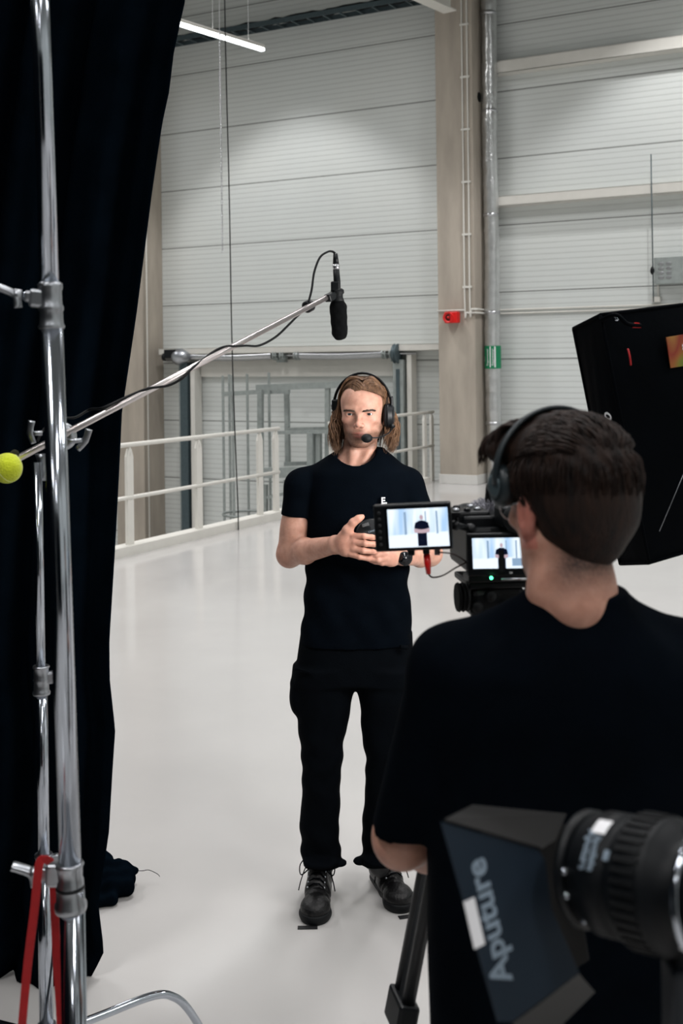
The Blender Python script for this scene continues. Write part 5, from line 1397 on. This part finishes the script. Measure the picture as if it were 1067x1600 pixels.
# ------------------------------------------------------------------ black stage curtain at left
def curtain():
    DC = 3.5
    prof = [(-80, 302), (0, 292), (80, 275), (140, 268), (190, 257), (300, 240), (480, 215), (640, 190), (850, 180), (1000, 172), (1060, 173), (1140, 182), (1200, 178), (1300, 172), (1340, 166), (1420, 153), (1500, 160), (1545, 138), (1700, 135)]
    nu, nv = 150, 90; zt = 3.5
    vs = []
    for j in range(nv + 1):
        z = zt * (1 - j / nv); py = PPY + (EYE.z - z) * F_PX / DC
        xr = np.interp(py, [p[0] for p in prof], [p[1] for p in prof]); R_ = P(xr, py, DC); xl_ = -2.9
        for i in range(nu + 1):
            u = i / nu
            x = xl_ + (R_.x - xl_) * u
            amp = .055 * (1 - .25 * u) * (1 if u < .985 else .4)
            ph = u * 2 * math.pi * 10.5 + .5 * math.sin(j * .035 + u * 7)
            y = DC + .05 + amp * math.sin(ph) + .02 * math.sin(ph * 2.3 + 1) + .02 * math.sin(z * 3 + u * 9)
            y += (-.03 if u > .97 else 0) * ((u - .97) / .03)
            if z < .35: y += .03 * math.sin(u * 40) * (1 - z / .35)
            vs.append(Vector((x + .010 * math.cos(ph), y, max(z, .003) + 0.0)))
    mb = MB(); mb.add(vs, [(j * (nu + 1) + i, (j + 1) * (nu + 1) + i, (j + 1) * (nu + 1) + i + 1, j * (nu + 1) + i + 1) for j in range(nv) for i in range(nu)], True)
    o = mb.build('stage_curtain', M['curtain'], origin=(-1.8, DC, 0))
    s = o.modifiers.new('thickness', 'SOLIDIFY'); s.thickness = .006; s.offset = 0
    return tag(o, 'tall pleated black stage curtain hanging at the left, reaching the floor', 'curtain')
curtain()
def added_curtain(name, p0, p1, label):
    p0 = Vector(p0); p1 = Vector(p1); d = (p1 - p0); L_ = d.length; d.normalize(); n_ = Vector((-d.y, d.x, 0)); nu = int(L_ * 30); vs = []
    for j in range(13):
        z = 3.5 * (1 - j / 12)
        for i in range(nu + 1):
            t = L_ * i / nu; vs.append(p0 + d * t + n_ * (.05 * math.sin(t * 22 + .4 * math.sin(t * 5))) + Vector((0, 0, max(z, .003))))
    mb = MB(); mb.add(vs, [(j * (nu + 1) + i, (j + 1) * (nu + 1) + i, (j + 1) * (nu + 1) + i + 1, j * (nu + 1) + i + 1) for j in range(12) for i in range(nu)], True)
    o = mb.build(name, M['curtain'], origin=(p0 + p1) / 2); s = o.modifiers.new('thickness', 'SOLIDIFY'); s.thickness = .006; s.offset = 0
    return tag(o, label, 'curtain')
added_curtain('stage_curtain', (-2.2, 3.3, 0), (-2.2, -2.2, 0), 'added black curtain on the left outside the picture, for dark reflections in the chrome stands')  # unseen cloth, added so the chrome poles mirror something dark on the left
added_curtain('stage_curtain', (-2.1, -2.3, 0), (1.6, -2.3, 0), 'added black curtain behind the viewer outside the picture, for dark reflections in the chrome stands')  # also added out of view: darkens reflections and the foreground from behind
h = Field(axis((-.25, .25, .005)), axis((-.25, .25, .005)), axis((-.01, .20, .005)))
h.econe((-.14, .0, .03), (.02, .03, .045), (.05, .10), (.055, .085), (0, 0, 1), k=.03); h.econe((.0, .05, .05), (.055, .09, .05), (.035, .04), (.018, .028), (0, 0, 1), k=.03)
h.ell((-.06, .06, .10), (.06, .04, .035), k=.03); h.econe((-.1, -.10, .02), (.0, -.06, .02), (.03, .06), (.02, .03), (0, 0, 1), k=.03)
h.warp(lambda X, Y, Z: .005 * np.sin(X * 70 + Y * 40) + .004 * np.sin(Y * 110 - X * 30 + Z * 60), [-.3, -.3, -.02], [.3, .3, .2])
h.plane((0, 0, .002), (0, 0, -1), [-1, -1, -1], [1, 1, 1])
hpp = thing('fabric_heap', 'crumpled black cloth end with frayed threads on the floor beside the curtain', 'fabric', FP(176, 1400))
field_obj('cloth', h, M['curtain'], hpp, it=1)
b0 = FP(176, 1400)
mb = MB(); mb.tube(cat_rom([b0 + Vector(p) for p in ((.055, .09, .05), (.09, .10, .045), (.115, .09, .052), (.145, .095, .035), (.155, .085, .030))], 5), .0012, 4, flat=1); mb.build('loose_thread', M['curtain'], hpp)
mb = MB(); mb.tube(cat_rom([b0 + Vector(p) for p in ((-.03, .05, .115), (-.05, .04, .14), (-.07, .04, .135), (-.08, .03, .15))], 5), .0012, 4); mb.build('loose_thread', M['curtain'], hpp)

# ------------------------------------------------------------------ thick chrome stand in the foreground
S1 = thing('chrome_light_stand', 'thick chromed light stand in the left foreground with two cast collars', 'light stand', P(128, 2300, 1.9) * 1.0)
d1 = 1.9
S1.location = (P(150, 1600, d1).x, d1, 0)
def pole(name, a, b, r, par, m='chrome'):
    mb = MB(); mb.tube([a, b], r, 28); return mb.build(name, M[m], par)
topz = P(50, -420, d1)
pole('pole_top', P(52, -300, d1), P(78, 460, d1), .0152, S1)
pole('pole_middle', P(80, 480, d1), P(110, 1370, d1), .0180, S1)
low = P(146, 2300, d1); low = P(112.5, 1400, d1) + (P(128, 2300, d1) - P(112.5, 1400, d1)); low.z = .12
pole('pole_bottom', P(112.5, 1390, d1), low, .0206, S1)
def collar(name, pt, dirv, prof, par, knob_dir, klen=.055, m='cast', off=0.0):
    T = Matrix.Translation(pt) @ dirv.to_track_quat('Z', 'Y').to_matrix().to_4x4()
    mb = MB(); mb.lathe(prof, T, 32); c = mb.build(name, M[m], par)
    kd = Vector(knob_dir).normalized(); r0 = prof[0][0]
    bs = pt + dirv.normalized() * off
    mb = MB(); Tk = frame(bs, kd, dirv); q_ = r0 / .0205; mb.box((.0, -.017 * q_, -.011), (r0 + .014, .013 * q_, .011), Tk, .005); mb.box((r0 * .8, -.009, -.008), (r0 + .022, .009, .008), Tk, .004); mb.build('clamp_lug', M[m], c)
    mb = MB(); mb.tube([bs + kd * (r0 + .010), bs + kd * (r0 + .024)], .0065, 12); mb.build('clamp_screw', M['chrome'], c)
    # T-shaped handle
    up = dirv.normalized(); e = bs + kd * (r0 + .026)
    mb = MB(); mb.tube([e + kd * .0, e + kd * .012], [.010, .011], 12); mb.tube(cat_rom([e + kd * .006 - up * .020 + kd * .000, e + kd * .010, e + kd * (klen * .55) + up * .009, e + kd * klen * .75 + up * .012], 4), [.0066] * 13, 8, flat=1.7); mb.build('clamp_handle', M[m], c)
    return c
dv = (P(62, 0, d1) - P(110, 1370, d1)).normalized()
c1 = P(79.5, 476, d1)
collar('upper_collar', c1, dv, [(.0205, -.040), (.0215, -.036), (.0192, -.032), (.0186, -.012), (.0205, -.009), (.0205, -.004), (.0182, .0), (.0180, .022), (.0198, .026), (.0198, .034), (.0165, .037)], S1, (-1, -.25, .10), off=.010)
c2 = P(109.5, 1385, d1)
collar('lower_collar', c2, dv, [(.0250, -.040), (.0262, -.036), (.0262, -.028), (.0235, -.024), (.0228, -.006), (.0225, .010), (.0205, .014), (.0215, .032), (.0240, .036), (.0215, .040)], S1, (-1, -.1, .05), off=.022)
mb = MB(); T = Matrix.Translation(c2 - dv * .002) @ dv.to_track_quat('Z', 'Y').to_matrix().to_4x4(); mb.lathe([(.0232, -.002), (.0236, .0), (.0232, .004)], T, 32); mb.build('collar_gap', M['black'], S1)
base = Vector((low.x, low.y, .12))
for k_ in range(3):
    a = math.radians(200 + 120 * k_); d = Vector((math.cos(a), math.sin(a), 0))
    mb = MB(); mb.tube(cat_rom([base + Vector((0, 0, .16)), base + d * .10 + Vector((0, 0, .15)), base + d * .34 + Vector((0, 0, .02)), base + d * .42 + Vector((0, 0, -.103))], 6), .0125, 12); mb.build('leg', M['chrome'], S1)

rs = thing('red_strap', 'red webbing loop hanging over the lower clamp handle of the thick chrome stand', 'strap', P(70, 1345, 1.88))
def ribbon(pts, w_, name, par, th=.0012):
    pts = cat_rom(pts, 6); mb = MB(); vs = []
    for i, p in enumerate(pts):
        t = (pts[min(i + 1, len(pts) - 1)] - pts[max(i - 1, 0)]).normalized(); sdd = t.cross(Vector((0, 1, 0))).normalized(); n_ = sdd.cross(t)
        for q in (-1, 1):
            for e in (-1, 1): vs.append(p + sdd * (q * w_ / 2) + n_ * (e * th))
    fs = []
    for i in range(len(pts) - 1):
        a = i * 4; b = a + 4
        fs += [(a, b, b + 2, a + 2), (a + 1, a + 3, b + 3, b + 1), (a, a + 1, b + 1, b), (a + 2, b + 2, b + 3, a + 3)]
    mb.add(vs, fs); return mb.build(name, M['red_cloth'], par)
ribbon([P(79, 1347, 1.865), P(70, 1343, 1.855), P(61, 1352, 1.85), P(54, 1420, 1.86), P(44, 1500, 1.87), P(34, 1610, 1.88), P(30, 1680, 1.89)], .0135, 'strap_front', rs)
ribbon([P(76, 1348, 1.90), P(83, 1362, 1.935), P(85, 1420, 1.94), P(89, 1500, 1.94), P(95, 1610, 1.94), P(90, 1690, 1.92), P(30, 1682, 1.89)], .0135, 'strap_back', rs)

# ------------------------------------------------------------------ slim chrome stand with the microphone boom
d2 = 2.8
S2 = thing('boom_stand', 'slim chromed stand behind the thick one, carrying the microphone boom', 'light stand', Vector((P(72, 1600, d2).x, d2, 0)))
pole('pole_top', P(58, 722, d2), P(64, 1060, d2), .0115, S2)
pole('pole_middle', P(64.5, 1060, d2), P(68.5, 1352, d2), .0142, S2)
lo2 = P(73, 1612, d2)
pole('pole_bottom', P(68.5, 1352, d2), lo2, .0172, S2)
dv2 = (P(58, 722, d2) - P(72, 1600, d2)).normalized()
collar('upper_collar', P(64.5, 1062, d2), dv2, [(.0205, -.036), (.0215, -.030), (.0185, -.026), (.0180, -.004), (.0200, .0), (.0180, .004), (.0178, .026), (.0205, .030), (.0195, .034)], S2, (1, .3, .05), klen=.04, off=.005)
collar('lower_collar', P(68.5, 1352, d2), dv2, [(.0225, -.030), (.0235, -.026), (.0200, -.022), (.0195, .018), (.0225, .022), (.0215, .028)], S2, (1, .2, .1), klen=.04, off=.008)
hub = Vector((lo2.x, lo2.y, lo2.z))
T = Matrix.Translation(hub); mb = MB(); mb.lathe([(.022, -.06), (.026, -.05), (.026, .0), (.022, .02)], T, 24); mb.build('leg_hub', M['cast'], S2)
zl = hub.z - .012
def at_z(px, py, z): return EYE + ray(px, py) * ((z - EYE.z) / ray(px, py).z)
L1 = at_z(240, 1555, zl)
dL = (L1 - hub); dL.z = 0; Ln = dL.length; dL.normalize()
for k_ in range(3):
    d = Matrix.Rotation(2 * math.pi * k_ / 3, 3, 'Z') @ dL; b = Vector((hub.x, hub.y, zl))
    end = b + d * (Ln + .20); end.z = .013
    mb = MB(); mb.tube(cat_rom([b + d * .02, b + d * (Ln * .5), b + d * (Ln * .97), b + d * (Ln + .055) + Vector((0, 0, -.022)), b + d * (Ln + .11) + Vector((0, 0, -.085)), end], 6), .0105, 16); lg = mb.build('leg', M['chrome'], S2)
    mb = MB(); mb.ball(end, .014, 8); mb.build('leg_cap', M['rubber'], lg)
# grip head and boom
G = P(62, 698, 2.80); Bm0 = P(16, 722.5, 2.64); Bm1 = P(513, 463.5, 3.48); bd = (Bm1 - Bm0).normalized()
t_ = (G - Bm0).dot(bd); Gc = Bm0 + bd * t_
mb = MB(); Tg = Matrix.Translation(Gc + Vector((0, .02, 0))) @ Matrix.Rotation(math.pi / 2, 4, 'X')
mb.lathe([(.026, -.040), (.034, -.038), (.034, -.026), (.030, -.024), (.030, -.018), (.034, -.016), (.034, -.004), (.028, .0)], Tg, 28); gh = mb.build('grip_head', M['cast'], S2)
mb = MB(); mb.lathe([(.016, -.085), (.022, -.080), (.022, -.070), (.014, -.064), (.014, -.035), (.02, -.02)], Matrix.Translation(Vector((G.x, G.y + .03, G.z))), 20); mb.build('grip_socket', M['cast'], gh)
for (o_, dr_, up__) in ((Vector((-.035, .0, .012)), Vector((-.55, -.2, .0)), Vector((0, 0, 1))), (Vector((.02, .0, -.008)), Vector((1, .1, .02)), Vector((.3, 0, .6)))):
    a = Gc + o_; dr_ = dr_.normalized(); L_ = .02 if dr_.x < 0 else .038
    mb = MB(); mb.tube([a, a + dr_ * L_], .006, 10); mb.tube(cat_rom([a + dr_ * L_ - up__.normalized() * .024, a + dr_ * (L_ + .008), a + dr_ * (L_ + .004) + up__.normalized() * .030], 4), [.007, .0075, .008, .008, .009, .008, .008, .0085, .009], 10, flat=.55)
    mb.build('tightening_handle', M['cast'], gh)
pole('boom_arm', Bm0 - bd * .03, Bm1, .0085, S2, 'boom')

tb_ = thing('tennis_ball', 'yellow tennis ball pushed onto the near end of the boom', 'ball', P(11, 731.5, 2.60))
cb_ = P(11, 731.5, 2.60)
mb = MB(); mb.ball(cb_, .0345, 20); mb.build('felt', M['tennis'], tb_)
sm = []
for i in range(61):
    a = 2 * math.pi * i / 60; v = Vector((math.cos(a) * (.8), math.sin(a) * .8, .6 * math.sin(2 * a))); v = Matrix.Rotation(.6, 3, 'X') @ v.normalized(); sm.append(cb_ + v * .0343)
mb = MB(); mb.tube(sm, .0012, 6, cap=False); mb.build('seam', mat('ball_seam', rgb(226, 232, 150), .8), tb_)
mb = MB(); T = Matrix.Translation(cb_ + bd * .022 + Vector((0, -.006, .021))) @ bd.to_track_quat('Z', 'Y').to_matrix().to_4x4(); mb.ball((0, 0, 0), (.004, .012, .014), 8, T); mb.build('cut_slit', mat('slit', (.02, .02, .004), .9), tb_)

# microphone, mount, cable
mc = thing('boom_microphone', 'black microphone with foam windshield hanging from the tip of the boom', 'microphone', P(528, 470, 3.50))
dm = 3.5
mb = MB(); mb.tube([P(524.5, 412, dm), P(526.5, 440, dm), P(527.5, 472, dm)], [.0095, .0105, .0105], 16); bodym = mb.build('microphone_body', M['black'], mc)
mb = MB(); mb.tube([P(524.8, 413, dm), P(525.3, 421, dm)], .0105, 16); mb.build('silver_ring', M['alu'], bodym)
mb = MB(); mb.tube([P(524, 396, dm), P(524.8, 412, dm)], [.0065, .0095], 14); mb.build('plug', M['black'], mc)
f = Field(axis((-.045, .045, .0022)), axis((-.045, .045, .0022)), axis((-.085, .085, .0022)))
f.econe((-.002, 0, .038), (.002, 0, -.038), (.0265, .0265), (.024, .024), (1, 0, 0), k=.004); f.warp(lambda X, Y, Z: .0012 * np.sin(X * 210) * np.sin(Y * 230 + 1) * np.sin(Z * 190), [-.1, -.1, -.1], [.1, .1, .1])
fo = field_obj('foam_windshield', f, mat('black_foam', (.004, .0045, .005), .95, bump=.6, bscale=600, spec=.1), mc, it=1)
fo.location = P(529.5, 500, dm) - mc.location
mn = P(520, 462, 3.49)
mb = MB(); T = frame(P(518, 463, 3.485), bd, (0, 0, 1)); mb.box((-.022, -.012, -.012), (.014, .012, .012), T, .004); mb.build('mount', M['black'], mc)
mb = MB(); T = Matrix.Translation(P(527, 461, dm)); mb.lathe([(.016, -.022), (.021, -.018), (.017, -.006), (.017, .002), (.021, .006), (.020, .016), (.014, .020)], T, 16); mb.build('shock_ring', M['rubber'], mc)
mb = MB(); T = frame(P(524, 448, 3.49), (1, 0, 0), (0, 0, 1)); mb.box((-.014, -.012, -.01), (.012, .016, .01), T, .004); mb.build('mount_clip', M['black'], mc)
cs = P(482, 478.5, 3.43); mb = MB(); mb.lathe([(.013, -.012), (.018, -.010), (.018, .010), (.013, .012)], Matrix.Translation(cs) @ bd.to_track_quat('Z', 'Y').to_matrix().to_4x4(), 16); mb.build('cable_clip', M['black'], mc)

bc = thing('microphone_cable', 'black cable looping from the microphone and wound along the boom', 'cable', P(300, 575, 3.1))
pts = [P(524, 396, 3.5), P(519, 393, 3.5), P(512, 393.5, 3.49), P(500, 402, 3.47), P(491, 425, 3.45), P(487, 452, 3.43), P(482, 472, 3.415)]
mb = MB(); mb.tube(cat_rom(pts, 8), .0034, 8); mb.build('cable_loop', M['rubber'], bc)
pts = []
def bp(px): 
    u = (px - 16) / (513 - 16); 
    # depth along the boom for this pixel
    A_, B_ = Bm0, Bm1; r = ray(px, 722.5 + (463.5 - 722.5) * u)
    # closest along x
    t = (r.x * A_.y - A_.x) / ((B_.x - A_.x) - r.x * (B_.y - A_.y)); return A_.lerp(B_, t)
run = [(480, 0, 0), (465, 4, .02), (450, 12, .0), (430, 20, -.0), (405, 20, .0), (385, 10, -.01), (368, 2, -.014), (352, -6, 0), (335, -8, .01), (318, -4, .0), (300, 2, -.014), (285, 9, -.012), (265, 9, 0), (250, 4, -.014), (235, -2, -.014), (215, -6, 0), (190, -8, .0), (160, -10, .0)]
for px, off, dy in run: p = bp(px); pts.append(p + Vector((0, dy, -off * p.y / F_PX)))
pts += [P(140, 640, 2.93), P(118, 652, 2.90), P(100, 653.5, 2.88), P(80, 660, 2.86), P(66, 674, 2.84), P(58, 690, 2.83)]
mb = MB(); mb.tube(cat_rom(pts, 6), .0034, 8); mb.build('cable_run', M['rubber'], bc)
cc = thing('stand_cable', 'thin dark cable hanging down beside the slim stand', 'cable', P(80, 1500, 2.72))
mb = MB(); mb.tube(cat_rom([P(82, 1380, 2.74), P(84, 1440, 2.73), P(82, 1495, 2.72), P(74, 1560, 2.70), P(60, 1640, 2.66), FP(20, 1700)], 6), .0028, 6); mb.build('wire', mat('dark_blue_wire', (.004, .008, .016), .5), cc)

# ------------------------------------------------------------------ spotlight with barn doors in the right foreground
DL = 1.10
lp = thing('spotlight', 'black focusing spotlight with barn doors in the lower right foreground', 'lamp', P(960, 1400, DL))
AX0 = P(1112, 1398, 1.02)
ad = Vector((-.68, .72, -.13)).normalized()
T = Matrix.Translation(AX0) @ ad.to_track_quat('Z', 'Y').to_matrix().to_4x4() @ Matrix.Scale(.76, 4)
def lz(name, prof, m='black', par=None, n=48):
    mb = MB(); mb.lathe(prof, T, n); return mb.build(name, M[m], par or lp)
R0 = .072
lz('lamp_housing', [(.04, -.20), (.074, -.19), (.076, -.02), (.070, .0)])
lz('bayonet_ring', [(R0, .0), (R0 + .004, .002), (R0 + .004, .008), (R0, .010)], 'chrome')
M['barrel'] = mat('barrel_black', (.0022, .0034, .0048), .5, spec=.2)
brl = lz('lens_barrel', [(.055, .008), (.060, .02), (.060, .034), (.074, .044), (.078, .050), (.078, .092), (.074, .096), (.070, .098), (.070, .108), (.0735, .110), (.0735, .140), (.070, .142), (.066, .146), (.066, .160), (.062, .162), (.060, .172), (.050, .172), (.048, .15)], 'barrel')
mb = MB()
for k_ in range(40):
    a = 2 * math.pi * k_ / 40; Tr = T @ Matrix.Rotation(a, 4, 'Z'); mb.box((.0775, -.003, .054), (.0805, .003, .088), Tr)
mb.build('focus_ring_ribs', M['rubber'], brl)
def on_barrel(r, ang0, ang1, z0, z1, name, m, n=8):
    vs = []
    for i in range(n + 1):
        a = ang0 + (ang1 - ang0) * i / n
        for z in (z0, z1): vs.append(T @ Vector((r * math.cos(a), r * math.sin(a), z)))
    mb = MB(); mb.add(vs, [(2 * i, 2 * i + 2, 2 * i + 3, 2 * i + 1) for i in range(n)], True); return mb.build(name, M[m], brl)
# angle on the barrel that faces the eye / top
iT = T.inverted(); e_ = iT @ EYE; aE = math.atan2(e_.y, e_.x); u_ = iT.to_3x3() @ Vector((0, 0, 1)); aU = math.atan2(u_.y, u_.x)
sg = 1 if ((aU - aE + math.pi) % (2 * math.pi) - math.pi) > 0 else -1
A_ = lambda deg: aE + sg * math.radians(deg)
on_barrel(.0742, A_(34), A_(52), .112, .132, 'white_sticker', 'white_print')
def barrel_text(txt, size, deg, z, r, m='grey_print', rot=0):
    a = A_(deg); c = T @ Vector((r * math.cos(a), r * math.sin(a), z)); nrm = (T.to_3x3() @ Vector((math.cos(a), math.sin(a), 0))).normalized(); tan = (T.to_3x3() @ Vector((-math.sin(a), math.cos(a), 0))) * -sg
    x_ = tan; y_ = nrm.cross(x_); return text_mesh(txt, size, frame(c, x_, y_), 'lettering', M[m], brl, bold=.0003)
barrel_text('Aputure', .011, 16, .128, .0745); barrel_text('Spotlight', .009, 14, .117, .0745)
on_barrel(.0707, A_(10), A_(20), .098, .106, 'blue_mark', 'grey_print')
barrel_text('ST', .015, 30, -.018, .0772, 'white_print')
for zz, dg in ((.160, -8), (.160, -32), (.148, -62)):
    a = A_(dg); c = T @ Vector((.067 * math.cos(a), .067 * math.sin(a), zz)); mb = MB(); mb.ball(c, .0032, 8); mb.build('screw_head', M['chrome'], brl)
a = A_(52); c = T @ Vector((.080 * math.cos(a), .080 * math.sin(a), .002)); mb = MB(); mb.ball(c, (.009, .009, .007), 8); mb.build('release_lever', M['chrome'], lp)
a = A_(40); mb = MB(); c = T @ Vector((.079 * math.cos(a), .079 * math.sin(a), -.03)); mb.box((-.008, -.006, -.004), (.010, .006, .004), Matrix.Translation(c), .002); mb.build('yoke_knob', M['cast'], lp)
# barn doors
M['door_sheet'] = mat('blue_black_sheet', (.0060, .0150, .0270), .6, noise=.08, nscale=10, spec=.3)
M['door_dark'] = mat('brown_black_sheet', (.007, .007, .007), .6, noise=.1, spec=.25)
bdh = lz('barn_door_ring', [(.062, .164), (.071, .166), (.071, .174), (.060, .176)])
def leaf(name, pts, m, th=.0015):
    a, b, c_ = pts[0], pts[1], pts[2]; n_ = (b - a).cross(c_ - a).normalized()
    if n_.dot(EYE - a) < 0: n_ = -n_
    k_ = len(pts); mb = MB(); mb.add([p for p in pts] + [p - n_ * th for p in pts], [tuple(range(k_)), tuple(reversed(range(k_, 2 * k_)))] + [(i, (i + 1) % k_, k_ + (i + 1) % k_, k_ + i) for i in range(k_)]); return mb.build(name, M[m], lp), n_
q0 = P(689, 1284, 1.08); q1 = P(841, 1327, 1.13); q5 = P(785, 1597, 1.06)
npl = (q1 - q0).cross(q5 - q0).normalized()
def on_leaf(px, py, off=0.0):
    r = ray(px, py); d = (q0 - EYE).dot(npl) / r.dot(npl); nn = npl if npl.dot(EYE - q0) > 0 else -npl; return EYE + r * d + nn * off
lf, ln = leaf('barn_door_leaf', [on_leaf(*p) for p in ((689, 1284), (841, 1327), (852, 1345), (862, 1420), (905, 1520), (800, 1597), (778, 1597))], 'door_sheet')
far = [P(738, 1257, 1.30), P(885, 1271, 1.36), P(868, 1310, 1.20), P(846, 1324, 1.13), P(694, 1280, 1.08)]
leaf('barn_door_leaf', far, 'door_dark')
leaf('barn_door_leaf', [P(905, 1522, 1.135), P(800, 1600, 1.065), P(850, 1630, 1.30), P(930, 1550, 1.30)], 'door_dark')
leaf('barn_door_leaf', [P(885, 1290, 1.38), P(740, 1262, 1.42), P(830, 1560, 1.42), P(920, 1500, 1.38)], 'door_dark')
tx = (on_leaf(757, 1352) - on_leaf(797, 1525)).normalized(); ty = (on_leaf(755, 1440) - on_leaf(785, 1432)).normalized()
text_mesh('Aputure', .0335, frame(on_leaf(764, 1439, .0006), tx, ty), 'lettering', M['grey_print'], lf, sx=.98, bold=.0008)
Ts = frame(on_leaf(740, 1442, .0006), tx, ty); mb = MB(); mb.box((-.021, -.0065, 0), (.021, .0065, .0006), Ts); mb.build('white_sticker', M['white_print'], lf)
# yoke and stand
sl = thing('spotlight_stand', 'dark stand pole under the spotlight at the lower right corner', 'light stand', Vector((P(1085, 1500, 1.05).x, 1.05, 0)))
sx0 = P(1086, 1500, 1.05)
mb = MB(); mb.box((sx0.x - .026, 1.03, .02), (sx0.x + .026, 1.075, sx0.z + .0), None, .006); mb.build('pole', mat('navy_black_tube', (.004, .008, .014), .5), sl)
mb = MB(); mb.box((sx0.x - .030, 1.024, P(1060, 1452, 1.05).z - .006), (sx0.x + .030, 1.08, P(1060, 1452, 1.05).z + .004), None, .002); mb.build('silver_collar', M['alu'], sl)
for k_ in range(3):
    a = k_ * 2.094 + .2; mb = MB(); mb.tube([Vector((sx0.x, 1.05, .5)), Vector((sx0.x + .4 * math.cos(a), 1.05 + .4 * math.sin(a), .012))], .011, 8); mb.build('leg', M['black'], sl)
